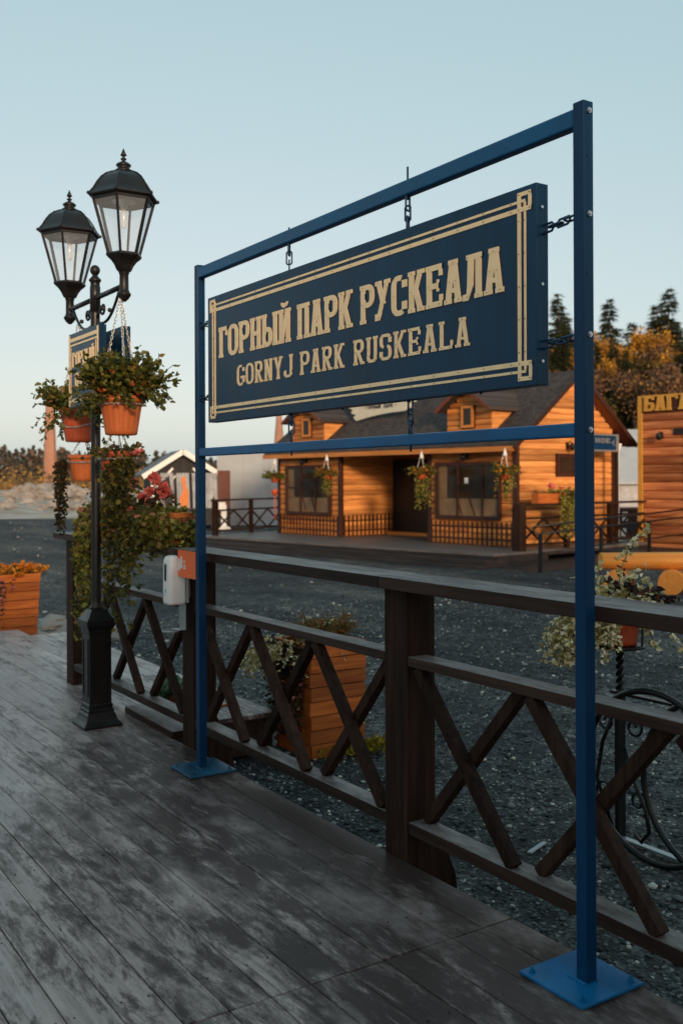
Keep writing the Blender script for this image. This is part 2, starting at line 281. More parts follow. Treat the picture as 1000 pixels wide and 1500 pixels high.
def shingle_material():
    m, ns, ls, b = newmat('brown_shingles')
    mp = texco(ns, ls, (1, 1, 1), (0, 0, 0))
    # shingle rows climb the slope: use y along the roof and z up it
    sp = ns.new('ShaderNodeSeparateXYZ'); ls.new(mp.outputs[0], sp.inputs[0]); cb = ns.new('ShaderNodeCombineXYZ')
    ls.new(sp.outputs[1], cb.inputs[0]); ls.new(sp.outputs[2], cb.inputs[1])
    br = ns.new('ShaderNodeTexBrick'); br.inputs['Scale'].default_value = 5.0; br.inputs['Mortar Size'].default_value = 0.02
    br.inputs['Color1'].default_value = (0.022, 0.016, 0.015, 1); br.inputs['Color2'].default_value = (0.070, 0.048, 0.041, 1); br.inputs['Mortar'].default_value = (0.010, 0.008, 0.008, 1)
    ls.new(cb.outputs[0], br.inputs['Vector']); ls.new(br.outputs[0], b.inputs['Base Color']); b.inputs['Roughness'].default_value = 0.85
    bump(ns, ls, b, br.outputs[1], -0.5, 0.02)
    return m
MT['shingle'] = shingle_material()

# ------------------------------------------------------------------ mesh helpers
rng = random.Random(7)
nrg = np.random.default_rng(11)
class MB:
    def __init__(s): s.v = []; s.f = []; s.r = []; s.sm = []
    def add(s, vs, fs, rnd=None, smooth=False):
        o = len(s.v); s.v += [tuple(p) for p in vs]; s.f += [tuple(i+o for i in f) for f in fs]
        rnd = rng.random() if rnd is None else rnd
        s.r += [rnd]*len(fs); s.sm += [smooth]*len(fs); return s
    def box(s, x0, x1, y0, y1, z0, z1, rnd=None):
        x0, x1 = sorted((x0, x1)); y0, y1 = sorted((y0, y1)); z0, z1 = sorted((z0, z1))
        v = [(x0,y0,z0),(x1,y0,z0),(x1,y1,z0),(x0,y1,z0),(x0,y0,z1),(x1,y0,z1),(x1,y1,z1),(x0,y1,z1)]
        return s.add(v, [(0,3,2,1),(4,5,6,7),(0,1,5,4),(1,2,6,5),(2,3,7,6),(3,0,4,7)], rnd)
    def bar(s, p, q, w, h, side=(1, 0, 0), rnd=None, w2=None, h2=None):
        """beam from p to q: w wide along SIDE, h deep across it"""
        p, q = Vector(p), Vector(q); d = (q-p).normalized(); a = Vector(side); a = (a-d*a.dot(d)).normalized(); c = d.cross(a)
        v = []
        for e, ww, hh in ((p, w, h), (q, w2 or w, h2 or h)):
            for i, j in ((-1,-1),(1,-1),(1,1),(-1,1)): v.append(e+a*(i*ww/2)+c*(j*hh/2))
        return s.add(v, [(0,3,2,1),(4,5,6,7),(0,1,5,4),(1,2,6,5),(2,3,7,6),(3,0,4,7)], rnd)
    def tube(s, pts, r, n=8, closed=False, rnd=None, cap=True, smooth=True):
        pts = [Vector(p) for p in pts]; N = len(pts); rs = r if isinstance(r, (list, tuple)) else [r]*N
        def tan(i):
            a = pts[(i-1) % N] if closed or i > 0 else pts[0]; b = pts[(i+1) % N] if closed or i < N-1 else pts[-1]
            return (b-a).normalized()
        t0 = tan(0); up = Vector((0, 0, 1)) if abs(t0.z) < 0.9 else Vector((1, 0, 0)); a = (up-t0*up.dot(t0)).normalized()
        v = []; fr = []
        for i in range(N):
            t = tan(i); a = (a-t*a.dot(t))
            a = a.normalized() if a.length > 1e-6 else t.orthogonal().normalized()
            c = t.cross(a); fr.append((a, c))
            for k in range(n):
                th = 2*math.pi*k/n; v.append(pts[i]+(a*math.cos(th)+c*math.sin(th))*rs[i])
        fs = []
        for i in range(N if closed else N-1):
            j = (i+1) % N
            for k in range(n):
                l = (k+1) % n; fs.append((i*n+k, i*n+l, j*n+l, j*n+k))
        s.add(v, fs, rnd, smooth)
        if cap and not closed:
            o = len(s.v)-len(v); s.f += [tuple(o+k for k in range(n))[::-1], tuple(o+(N-1)*n+k for k in range(n))]; s.r += [s.r[-1]]*2; s.sm += [False]*2
        return s
    def lathe(s, prof, n=16, c=(0, 0, 0), ph=0.0, smooth=True, rnd=None, rad=None, cap=True, sq=(1, 1)):
        v = []
        for (r, z) in prof:
            for k in range(n):
                th = ph+2*math.pi*k/n; q = r*(rad(th, z) if rad else 1)
                v.append((c[0]+q*math.cos(th)*sq[0], c[1]+q*math.sin(th)*sq[1], c[2]+z))
        fs = []
        for i in range(len(prof)-1):
            for k in range(n):
                l = (k+1) % n; fs.append((i*n+k, i*n+l, (i+1)*n+l, (i+1)*n+k))
        if cap: fs += [tuple(range(n))[::-1], tuple((len(prof)-1)*n+k for k in range(n))]
        return s.add(v, fs, rnd, smooth)
    def prism(s, poly, fn, d0, d1, rnd=None):
        """polygon (u,v) extruded from depth d0 to d1; fn(u,v,d) gives the point"""
        n = len(poly); v = [fn(a, b, d0) for a, b in poly]+[fn(a, b, d1) for a, b in poly]
        fs = [tuple(range(n)), tuple(range(n, 2*n))[::-1]]+[(i, n+i, n+(i+1) % n, (i+1) % n) for i in range(n)]
        return s.add(v, fs, rnd)
    def band(s, outer, inner, fn, d0, d1, closed=True, rnd=None):
        n = len(outer); v = []
        for d in (d0, d1):
            v += [fn(a, b, d) for a, b in outer]+[fn(a, b, d) for a, b in inner]
        fs = []
        for i in range(n if closed else n-1):
            j = (i+1) % n
            fs += [(i, j, n+j, n+i), (2*n+i, 3*n+i, 3*n+j, 2*n+j), (i, 2*n+i, 2*n+j, j), (n+i, n+j, 3*n+j, 3*n+i)]
        if not closed: fs += [(0, n, 3*n, 2*n), (n-1, 3*n-1, 4*n-1, 2*n-1)]
        return s.add(v, fs, rnd)
    def blob(s, c, r, n=2, jit=0.25, rnd=None, sq=(1, 1, 1), seed=None, smooth=False):
        g = random.Random(seed if seed is not None else rng.random()); vs, fs = ICO[n]
        ph = [g.uniform(0, 6.28) for _ in range(6)]
        out = []
        for x, y, z in vs:
            k = 1+jit*(math.sin(2.3*x+ph[0])*math.sin(2.9*y+ph[1])+0.6*math.sin(4.7*z+ph[2]+3*x)+0.4*math.sin(7*y+ph[3]))
            out.append((c[0]+x*r*k*sq[0], c[1]+y*r*k*sq[1], c[2]+z*r*k*sq[2]))
        return s.add(out, fs, rnd, smooth)
    def build(s, name, mat, parent=None, bevel=0, fix=True):
        me = bpy.data.meshes.new(name); me.from_pydata(s.v, [], s.f)
        me.polygons.foreach_set('use_smooth', s.sm)
        a = me.attributes.new('rnd', 'FLOAT', 'FACE'); a.data.foreach_set('value', s.r)
        if mat: me.materials.append(mat if not isinstance(mat, str) else MT[mat])
        if fix:
            import bmesh
            bm = bmesh.new(); bm.from_mesh(me); bmesh.ops.recalc_face_normals(bm, faces=bm.faces); bm.to_mesh(me); bm.free()
        me.update()
        return link(name, me, parent, bevel)
def link(name, me, parent=None, bevel=0):
    o = bpy.data.objects.new(name, me); COL.objects.link(o)
    if parent is not None: o.parent = parent
    if bevel:
        md = o.modifiers.new('bevel', 'BEVEL'); md.width = bevel; md.segments = 2; md.limit_method = 'ANGLE'; md.angle_limit = R(40)
    return o
def ico(n):
    t = (1+5**.5)/2
    v = [(-1,t,0),(1,t,0),(-1,-t,0),(1,-t,0),(0,-1,t),(0,1,t),(0,-1,-t),(0,1,-t),(t,0,-1),(t,0,1),(-t,0,-1),(-t,0,1)]
    f = [(0,11,5),(0,5,1),(0,1,7),(0,7,10),(0,10,11),(1,5,9),(5,11,4),(11,10,2),(10,7,6),(7,1,8),(3,9,4),(3,4,2),(3,2,6),(3,6,8),(3,8,9),(4,9,5),(2,4,11),(6,2,10),(8,6,7),(9,8,1)]
    v = [Vector(p).normalized() for p in v]
    for _ in range(n):
        c = {}; nf = []
        def mid(a, b):
            k = (min(a, b), max(a, b))
            if k not in c: v.append(((v[a]+v[b])/2).normalized()); c[k] = len(v)-1
            return c[k]
        for a, b, d in f:
            x, y, z = mid(a, b), mid(b, d), mid(d, a); nf += [(a, x, z), (b, y, x), (d, z, y), (x, y, z)]
        f = nf
    return [tuple(p) for p in v], f
ICO = {0: ico(0), 1: ico(1), 2: ico(2), 3: ico(3)}

def tag(o, label=None, cat=None, group=None, kind=None):
    if label: o['label'] = label
    if cat: o['category'] = cat
    if group: o['group'] = group
    if kind: o['kind'] = kind
    return o
def thing(name, label, cat, loc=(0, 0, 0), rz=0, group=None):
    o = bpy.data.objects.new(name, None); COL.objects.link(o); o.location = loc; o.rotation_euler = (0, 0, rz)
    o.empty_display_size = 0.1
    return tag(o, label, cat, group)
def children(o): return [c for c in bpy.data.objects if c.parent == o]
def dup(root, loc, rz, label=None, scale=None):
    r = root.copy(); COL.objects.link(r); r.location = loc; r.rotation_euler = (0, 0, rz)
    if label: r['label'] = label
    if scale: r.scale = (scale,)*3
    for ch in children(root):
        c = ch.copy(); COL.objects.link(c); c.parent = r
        for g in children(ch):
            d = g.copy(); COL.objects.link(d); d.parent = c
    return r

def leaf_object(name, P, D, size, mat, parent=None, aspect=0.62, shape='leaf', rndv=None, curl=0.35):
    """one mesh of many leaves: P positions (n,3), D pointing directions (n,3), size (n,)"""
    P = np.asarray(P, float); D = np.asarray(D, float); n = len(P); size = np.broadcast_to(np.asarray(size, float), (n,))
    D = D/np.maximum(np.linalg.norm(D, axis=1, keepdims=True), 1e-6)
    A = nrg.normal(size=(n, 3)); S = np.cross(D, A); S /= np.maximum(np.linalg.norm(S, axis=1, keepdims=True), 1e-6); N = np.cross(S, D)
    if shape == 'leaf':      # six-point folded leaf
        T = [(0, 0, 0), (0.35, 0.5, 0.12), (0.75, 0.38, 0.10), (1, 0, -curl*0.6), (0.75, -0.38, 0.10), (0.35, -0.5, 0.12)]
        F = [(0, 1, 2, 3), (0, 3, 4, 5)]
    elif shape == 'quad':
        T = [(-0.5, -0.5, 0), (0.5, -0.5, 0.1), (0.5, 0.5, 0), (-0.5, 0.5, 0.1)]; F = [(0, 1, 2, 3)]
    elif shape == 'spray':   # spiky tuft: three thin triangles
        T = [(0, -0.08, 0), (0, 0.08, 0), (1, 0, 0), (0, -0.06, 0), (0.1, 0.06, 0), (0.75, 0.5, 0.15), (0.1, -0.06, 0), (0, 0.06, 0), (0.75, -0.5, -0.15)]
        F = [(0, 1, 2), (3, 4, 5), (6, 7, 8)]
    T = np.array(T, float); k = len(T)
    w = size*aspect
    V = P[:, None, :]+D[:, None, :]*(T[None, :, 0:1]*size[:, None, None])+S[:, None, :]*(T[None, :, 1:2]*w[:, None, None])+N[:, None, :]*(T[None, :, 2:3]*size[:, None, None])
    V = V.reshape(-1, 3)
    fl = [f for f in F]; per = len(fl); m = len(fl[0])
    idx = (np.arange(n)[:, None, None]*k+np.array(fl)[None]).reshape(-1)
    me = bpy.data.meshes.new(name); me.vertices.add(len(V)); me.vertices.foreach_set('co', V.reshape(-1))
    me.loops.add(len(idx)); me.loops.foreach_set('vertex_index', idx.astype(np.int32))
    me.polygons.add(n*per); me.polygons.foreach_set('loop_start', np.arange(0, len(idx), m, dtype=np.int32)); me.polygons.foreach_set('loop_total', np.full(n*per, m, dtype=np.int32))
    rv = nrg.random(n) if rndv is None else np.asarray(rndv)
    a = me.attributes.new('rnd', 'FLOAT', 'FACE'); a.data.foreach_set('value', np.repeat(rv, per).astype(np.float32))
    me.materials.append(MT[mat] if isinstance(mat, str) else mat); me.update(calc_edges=True); me.validate()
    return link(name, me, parent)

def stems(c, n, L, spread, up, droop, leaves, ls, seed, rad0=0.05, bias=(0, 0, 0), wob=0.25):
    """arching stems out of c: returns stem paths and leaf P,D"""
    g = np.random.default_rng(seed); paths = []; P = []; D = []
    for i in range(n):
        a = g.uniform(0, 2*math.pi); q = g.uniform(0.15, 1)**0.7*spread
        d = np.array([math.cos(a)*q, math.sin(a)*q, up*g.uniform(0.6, 1.1)])+np.array(bias)*g.uniform(0, 1)
        d /= np.linalg.norm(d); l = g.uniform(*L); p = np.array(c, float)+np.array([math.cos(a), math.sin(a), 0])*rad0*g.uniform(0, 1)
        pts = [p.copy()]; ns_ = 9
        for k in range(ns_):
            d = d+np.array([0, 0, -droop/ns_])+g.normal(size=3)*wob/ns_; d /= np.linalg.norm(d); p = p+d*l/ns_; pts.append(p.copy())
            for _ in range(max(1, int(leaves/ns_))):
                if k < 1: continue
                e = g.normal(size=3); e[2] *= 0.6; P.append(p-d*g.uniform(0, l/ns_)); D.append(d*0.5+e*0.8)
        paths.append(pts)
    return paths, np.array(P), np.array(D)
def strands(starts, n_leaf, seed, swing=0.02, leafdir=-0.5):
    """hanging strands: starts = [(x,y,z,length,outx,outy)]"""
    g = np.random.default_rng(seed); paths = []; P = []; D = []
    for (x, y, z, l, ox, oy) in starts:
        p = np.array([x, y, z], float); pts = [p.copy()]; k = max(4, int(l/0.05)); ph = g.uniform(0, 6)
        for i in range(k):
            t = i/k; out = max(0, 0.35-t*2.2)
            p = p+np.array([ox*out*0.09+swing*math.sin(ph+i*0.6)*0.35, oy*out*0.09+swing*math.cos(ph+i*0.5)*0.35, -l/k])
            pts.append(p.copy())
            for _ in range(n_leaf):
                if g.random() < t*0.62: continue
                e = g.normal(size=3); P.append(p+g.normal(size=3)*0.008); D.append(np.array([e[0], e[1], leafdir+0.4*e[2]]))
        paths.append(pts)
    return paths, np.array(P), np.array(D)
def stem_mesh(name, paths, r, mat, parent):
    mb = MB()
    for p in paths: mb.tube(p, r, 3, cap=False)
    return mb.build(name, mat, parent, fix=False)

def chain(mb, p, q, pitch=0.036, r=0.003, w=0.011, ln=None, twist0=0.0, sag=0.0):
    p, q = Vector(p), Vector(q); L = (q-p).length; n = max(1, round(L/pitch)); ln = ln or pitch*1.28
    prev = None
    pts = [p.lerp(q, i/n)-Vector((0, 0, sag*4*(i/n)*(1-i/n))) for i in range(n+1)]
    for i in range(n):
        a, b = pts[i], pts[i+1]; d = (b-a).normalized(); m = (a+b)/2; half = ln/2*((b-a).length/pitch)
        s0 = d.orthogonal().normalized(); c0 = d.cross(s0); th = twist0+(math.pi/2)*(i % 2)+0.3*math.sin(i*2.1)
        s = s0*math.cos(th)+c0*math.sin(th); loop = []
        for k in range(10):
            t = 2*math.pi*k/10; u = math.cos(t); v = math.sin(t)
            loop.append(m+d*((half-w*0.5)*(1 if u > 0 else -1)*(1 if abs(u) > 0.3 else abs(u)/0.3)+w*0.55*u)+s*(w*v))
        mb.tube(loop, r, 6, closed=True)
    return mb

# ------------------------------------------------------------------ slab-serif lettering
def rr(x0, y0, x1, y1, r, n=5):
    """rounded rectangle, counter-clockwise, starting at the right side middle"""
    p = []
    for cx, cy, a0 in ((x1-r, y1-r, 0), (x0+r, y1-r, 90), (x0+r, y0+r, 180), (x1-r, y0+r, 270)):
        for k in range(n+1):
            a = R(a0+90*k/n); p.append((cx+r*math.cos(a), cy+r*math.sin(a)))
    return p
def glyph(ch, W, t, h, o, st):
    """shapes on a W x 1 cell: ('poly', pts) or ('band', outer, inner, closed)"""
    S = []; P = lambda *a: S.append(('poly', list(a)))
    rect = lambda x0, y0, x1, y1: P((x0, y0), (x1, y0), (x1, y1), (x0, y1))
    L, Rr = o+t/2, W-o-t/2
    def stem(x, y0=0, y1=1, sl='bt'):
        rect(x-t/2, y0, x+t/2, y1)
        if 'b' in sl: rect(x-t/2-o, y0, x+t/2+o, y0+st)
        if 't' in sl: rect(x-t/2-o, y1-st, x+t/2+o, y1)
    def ring(x0, y0, x1, y1, i0=0, i1=None, k=0.85):
        r = min((x1-x0), (y1-y0))*0.42; ri = max(0.012, r-t*k)
        a = rr(x0, y0, x1, y1, r); b = rr(x0+t, y0+h, x1-t, y1-h, min(ri, (x1-x0-2*t)*0.49, (y1-y0-2*h)*0.49))
        if i1 is None: S.append(('band', a, b, True))
        else: S.append(('band', [a[i % 24] for i in range(i0, i1)], [b[i % 24] for i in range(i0, i1)], False))
    def diag(x0, y0, x1, y1, w=None):
        w = w or t; P((x0-w/2, y0), (x0+w/2, y0), (x1+w/2, y1), (x1-w/2, y1))
    ml = t*0.0
    if ch == 'Г': stem(L); rect(L-t/2-o, 1-h, W, 1); rect(W-t*0.55, 0.70, W, 1)
    elif ch in 'ОO': ring(0, 0, W, 1)
    elif ch in 'РP': stem(L, sl='bt'); ring(L-t/2, 0.40, W, 1)
    elif ch == 'R': stem(L); ring(L-t/2, 0.46, W-o, 1); diag(Rr, 0, L+t*0.9, 0.55); rect(Rr-t/2, 0, W, st)
    elif ch == 'Н': stem(L); stem(Rr); rect(L, 0.5-h/2, Rr, 0.5+h/2)
    elif ch == 'Ы':
        w1 = W*0.66; stem(L); ring(L-t/2, 0, w1, 0.60); stem(W-o-t/2)
    elif ch == 'Й': stem(L); stem(Rr); diag(L+t*0.2, 0.0, Rr-t*0.2, 1.0, t*0.8)
    elif ch == 'N': stem(L, sl='bt'); stem(Rr, sl='t'); diag(Rr-t*0.1, 0.0, L+t*0.1, 1.0, t*1.0)
    elif ch == 'П': stem(L); stem(Rr); rect(L-t/2, 1-h, Rr+t/2, 1)
    elif ch == 'Л':
        stem(Rr); rect(L+t*0.2, 1-h, Rr+t/2, 1); rect(L+t*0.0-o, 1-st, Rr+t/2+o, 1)
        P((L, 0.30), (L+t, 0.30), (L+t*1.15, 1), (L+t*0.15, 1)); P((L-t*0.75, -0.02), (L+t*0.1, -0.02), (L+t, 0.30), (L, 0.30), (L-t*0.1, h), (L-t*0.75, h*0.9))
    elif ch in 'АA':
        m = W/2; diag(L, 0, m-t*0.15, 1); diag(Rr, 0, m+t*0.15, 1); rect(L+t*0.3, 0.24, Rr-t*0.3, 0.24+h*0.8)
        rect(0, 0, L+t/2+o, st); rect(Rr-t/2-o, 0, W, st); rect(m-t*0.65-o, 1-st, m+t*0.65+o, 1)
    elif ch in 'КK':
        stem(L); diag(L+t*0.55, 0.42, Rr, 1, t*0.95); diag(Rr, 0, L+t*0.75, 0.58, t); rect(Rr-t*0.7, 1-st, W, 1); rect(Rr-t*0.7, 0, W, st)
    elif ch == 'У':
        diag(L+t*0.2, 0.0+h, Rr+t*0.1, 1, t*0.85); diag(W*0.5+t*0.15, 0.40, L, 1, t); rect(0, 1-st, L+t/2+o, 1); rect(Rr-t*0.6, 1-st, W, 1)
        P((0, -0.0), (L+t*0.3, 0.0), (L+t*0.75, h*1.2), (L-t*0.3, h*1.3), (0, h*1.3))
    elif ch == 'Y':
        m = W/2; rect(m-t/2, 0, m+t/2, 0.5); rect(m-t/2-o, 0, m+t/2+o, st); diag(m, 0.42, L-o*0.4, 1); diag(m, 0.42, Rr+o*0.4, 1); rect(0, 1-st, L+t/2+o*0.4, 1); rect(Rr-t/2-o*0.4, 1-st, W, 1)
    elif ch in 'СCG':
        ring(0, 0, W, 1, 4, 21); rect(W-t, 0.68, W, 0.86); rect(W-t, 0.14, W, 0.34 if ch != 'G' else 0.46)
        if ch == 'G': rect(W*0.52, 0.46-h, W+o*0.5, 0.46)
    elif ch in 'ЕE': stem(L); rect(L, 1-h, W-o*0.5, 1); rect(L, 0, W, h); rect(L, 0.5-h/2, W*0.78, 0.5+h/2); rect(W-t*0.6-o*0.5, 0.72, W-o*0.5, 1); rect(W-t*0.6, 0, W, 0.28); rect(W*0.78-t*0.35, 0.36, W*0.78, 0.64)
    elif ch == 'J': rect(Rr-t/2, 0.2, Rr+t/2, 1); rect(Rr-t/2-o, 1-st, W, 1); ring(0, 0, Rr+t/2, 0.5, 11, 25)
    elif ch == 'U':
        rect(L-t/2, 0.2, L+t/2, 1); rect(Rr-t/2, 0.2, Rr+t/2, 1); rect(0, 1-st, L+t/2+o, 1); rect(Rr-t/2-o, 1-st, W, 1); ring(L-t/2, 0, Rr+t/2, 0.45, 11, 25)
    elif ch == 'S':
        ring(0, 0.46, W, 1, 2, 18); ring(0, 0, W, 0.46+h, 14, 30); rect(W-t, 0.66, W, 0.86); rect(0, 0.14, t, 0.34)
    elif ch == 'L': stem(L); rect(L, 0, W, h); rect(W-t*0.6, 0, W, 0.30)
    elif ch == 'Б': stem(L, sl='b'); ring(L-t/2, 0, W, 0.58); rect(L-t/2-o, 1-h, W-o, 1); rect(W-o-t*0.6, 0.74, W-o, 1)
    elif ch == 'Ж':
        m = W/2; rect(m-t/2, 0, m+t/2, 1); rect(m-t/2-o, 0, m+t/2+o, st); rect(m-t/2-o, 1-st, m+t/2+o, 1)
        for sx in (-1, 1): diag(m+sx*t*0.5, 0.45, m+sx*(W/2-t*0.5), 1, t*0.8); diag(m+sx*(W/2-t*0.5), 0, m+sx*t*0.5, 0.55, t*0.8)
    return S
def word(mb, text, x0, x1, y0, y1, fn, depth, t=0.3, h=0.16, o=0.06, st=0.11, gap=0.10, dots=None, wide={}):
    """lay TEXT out between x0 and x1 (metres along the line), height y0..y1"""
    H = y1-y0; u = [wide.get(c, 1.0) for c in text]; tot = sum(u)+gap*(len(u)-1); k = (x1-x0)/tot; x = x0
    for c, uu in zip(text, u):
        Wd = uu*k; Wn = Wd/H; tn = t*k/H
        for i, g in enumerate(glyph(c, Wn, tn, h, o*k/H, st)):
            f = lambda a, b, d, x=x: fn(x+a*H, y0+b*H, d)
            dd = depth+0.00025*(i % 9)
            if g[0] == 'poly': mb.prism(g[1], f, 0.0005, dd, 0.5)
            else: mb.band(g[1], g[2], f, 0.0005, dd, g[3], 0.5)
        if c == 'Й':
            a = [(Wn*0.5+0.30*Wn*math.cos(q), 1.20+0.16*math.sin(q)) for q in [R(v) for v in range(180, 361, 20)]]
            b = [(Wn*0.5+0.14*Wn*math.cos(q), 1.20+0.03*math.sin(q)) for q in [R(v) for v in range(180, 361, 20)]]
            mb.band(a, b, lambda a_, b_, d, x=x: fn(x+a_*H, y0+b_*H, d), 0.0005, depth, False, 0.5)
        if dots is not None:
            spots = {'О': [(.5*tn/Wn, .5), (1-.5*tn/Wn, .5), (.5, .92)], 'O': [(.5*tn/Wn, .5), (1-.5*tn/Wn, .5)], 'А': [(.16, .06), (.84, .06), (.32, .5), (.68, .5), (.5, .93)], 'A': [(.16, .06), (.84, .06), (.5, .93)]}.get(c, [(.22, .06), (.22, .94), (.22, .5), (.82, .06 if c not in 'РГУP' else .8)])
            for a, b in spots:
                cx, cy = x+a*Wd, y0+b*H; rr_ = 0.0018
                dots.prism([(cx+rr_*math.cos(q), cy+rr_*math.sin(q)) for q in [k_*math.pi/3 for k_ in range(6)]], fn, depth+0.0024, depth+0.0034, 0.5)
        x += (uu+gap)*k
    return mb

# ================================================================== SETTING
G = -0.30                                   # gravel level; deck boards lie at z = 0
def sheet(name, x0, x1, y0, y1, z, mat, kind='structure'):
    mb = MB(); mb.add([(x0, y0, z), (x1, y0, z), (x1, y1, z), (x0, y1, z)], [(0, 1, 2, 3)], 0.5)
    return tag(mb.build(name, mat), kind=kind)
sheet('gravel_ground', -1500, 1500, -1500, 1500, G, 'gravel')

# boardwalk: real boards with open joints, running along Y
EDGE = 2.503; BW = 0.1435
mb = MB(); k = 0; x = EDGE
while x > -3.2:
    cuts = [-3.0, 2.70, 9.0+0.0, 15.2]
    if k % 2 == 1: cuts = [-3.0, 2.70, 8.3, 15.2]
    if x < -0.3: cuts = [-3.0, 2.70, 9.0, 15.2]
    for a, b in zip(cuts[:-1], cuts[1:]):
        dz = rng.uniform(-0.002, 0.001); mb.box(x-BW+0.0035, x-0.0005, a+0.003, b-0.003, -0.032+dz, dz)
    x -= BW; k += 1
tag(mb.build('boardwalk', 'deck', bevel=0.0025), kind='structure')
mb = MB(); x = EDGE
while x > -0.6:
    for yy in np.arange(0.5, 9, 0.6):
        for dx in (0.028, 0.112): mb.lathe([(0.0036, -0.002), (0.0036, 0.0006)], 6, (x-dx+rng.uniform(-.004, .004), yy+0.025+rng.uniform(-.008, .008), 0.0004), smooth=False, rnd=0.5)
    x -= BW
tag(mb.build('deck_screws', 'iron_dull', fix=False), kind='structure')
mb = MB(); k = 0; x = EDGE+BW*6.2
while x > EDGE+0.02:
    for a, b in ((6.02, 8.2), (8.2, 10.45)):
        mb.box(max(x-BW+0.004, EDGE+0.004), x-0.001, a+0.003, b-0.003, -0.034, -0.002)
    x -= BW
x = 2.96
for yy in range(3): mb.box(2.508, 2.96, 10.47+yy*0.15, 10.61+yy*0.15, -0.034, -0.002)
tag(mb.build('side_platform', 'deck', bevel=0.0025), kind='structure')
mb = MB()
mb.box(EDGE-0.06, EDGE-0.012, -3, 15.2, -0.25, -0.034); mb.box(-3.2, EDGE-0.07, 15.15, 15.2, -0.25, -0.034)
mb.box(EDGE+0.01, EDGE+BW*6.1, 6.05, 6.10, -0.28, -0.036); mb.box(EDGE+BW*6.0, EDGE+BW*6.2-0.01, 6.11, 10.4, -0.28, -0.036)
for yy in np.arange(-2.5, 15, 0.6): mb.box(-3.1, EDGE-0.07, yy, yy+0.05, -0.2, -0.035)
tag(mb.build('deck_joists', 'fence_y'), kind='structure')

# loose gravel that shows as separate stones near the railing
def pebbles():
    V, F = ICO[0]; V = np.array(V); F = np.array(F); n = 34000
    g = np.random.default_rng(3)
    X = EDGE+0.03+g.random(n)**1.5*9; Y = g.uniform(-0.5, 13, n)
    keep = ~((X < 3.42) & (Y > 6.0) & (Y < 10.5)); X, Y = X[keep], Y[keep]; n = len(X)
    r = g.gamma(3.0, 0.0026, n)+0.003; r = np.minimum(r, 0.03)
    sc = g.uniform(0.6, 1.3, (n, 3)); sc[:, 2] *= 0.6
    P = V[None]*r[:, None, None]*sc[:, None, :]*(1+g.normal(size=(n, 12, 1))*0.12)
    th = g.uniform(0, 6.28, n); c, s = np.cos(th), np.sin(th)
    x = P[..., 0]*c[:, None]-P[..., 1]*s[:, None]; y = P[..., 0]*s[:, None]+P[..., 1]*c[:, None]
    P = np.stack([x+X[:, None], y+Y[:, None], P[..., 2]+G+r[:, None]*0.3], -1).reshape(-1, 3)
    idx = (np.arange(n)[:, None, None]*12+F[None]).reshape(-1)
    me = bpy.data.meshes.new('loose_gravel'); me.vertices.add(len(P)); me.vertices.foreach_set('co', P.reshape(-1))
    me.loops.add(len(idx)); me.loops.foreach_set('vertex_index', idx.astype(np.int32)); me.polygons.add(n*20)
    me.polygons.foreach_set('loop_start', np.arange(0, len(idx), 3, dtype=np.int32)); me.polygons.foreach_set('loop_total', np.full(n*20, 3, dtype=np.int32))
    a = me.attributes.new('rnd', 'FLOAT', 'FACE'); a.data.foreach_set('value', np.repeat(g.random(n), 20).astype(np.float32))
    m, ns, ls, b = newmat('gravel_stones'); at = ns.new('ShaderNodeAttribute'); at.attribute_name = 'rnd'
    r_ = ramp(ns, [(0, (0.02, 0.024, 0.028)), (0.6, (0.07, 0.08, 0.085)), (0.84, (0.16, 0.17, 0.165)), (0.94, (0.46, 0.45, 0.40)), (1, (0.62, 0.56, 0.46))])
    ls.new(at.outputs['Fac'], r_.inputs[0]); ls.new(r_.outputs[0], b.inputs['Base Color']); b.inputs['Roughness'].default_value = 0.7; b.inputs['Specular IOR Level'].default_value = 0.2
    me.materials.append(m); me.update(calc_edges=True)
    tag(link('loose_gravel', me), kind='stuff')
pebbles()

mb = MB()
g_ = random.Random(77)
for i in range(2600):
    dd_ = 7+g_.random()**0.8*40; px_ = g_.uniform(-60, 1060); p_ = F0*dd_+R0*((px_-500)/1458*dd_)
    if p_.x < 3.5: continue
    lo_ = Vector((p_.x-16.13, p_.y-17.25)); bx_ = lo_.x*math.cos(R(7))+lo_.y*math.sin(R(7)); ay_ = -lo_.x*math.sin(R(7))+lo_.y*math.cos(R(7))
    if bx_ > -3.6 and -1.5 < ay_ < 11: continue
    mb.blob((p_.x, p_.y, G+0.004), g_.uniform(0.012, 0.034), 0, 0.3, rnd=g_.random(), sq=(1.2, 1, 0.6), seed=i)
o_ = mb.build('scattered_stones', bpy.data.materials['gravel_stones'], fix=False); tag(o_, kind='stuff')

# terrain: far rubble field on the left, wooded hill on the right
def polar(dep, px):           # a point of the place at camera distance dep, in the direction px
    p = F0*dep+R0*((px-500)/1458*dep); return p.x, p.y
def sm(a, b, x):
    t = min(1, max(0, (x-a)/(b-a))); return t*t*(3-2*t)
def hill_h(dep, s):
    f = sm(0.05, 0.19, s)*(0.9+0.1*math.sin(dep*0.21+s*9))
    return f*(4.2*sm(46, 64, dep)+5.0*sm(60, 92, dep)+1.0*sm(95, 140, dep))
mb = MB(); nd, nsx = 46, 70; V = []
for i in range(nd):
    dep = 44+(i/(nd-1))**1.4*170
    for j in range(nsx):
        s = 0.03+0.62*j/(nsx-1); p = F0*dep+R0*(s*dep); z = G-0.05+hill_h(dep, s)+0.25*math.sin(p.x*0.9)*math.sin(p.y*0.7)*sm(50, 60, dep)*sm(0.06, 0.15, s)
        V.append((p.x, p.y, z))
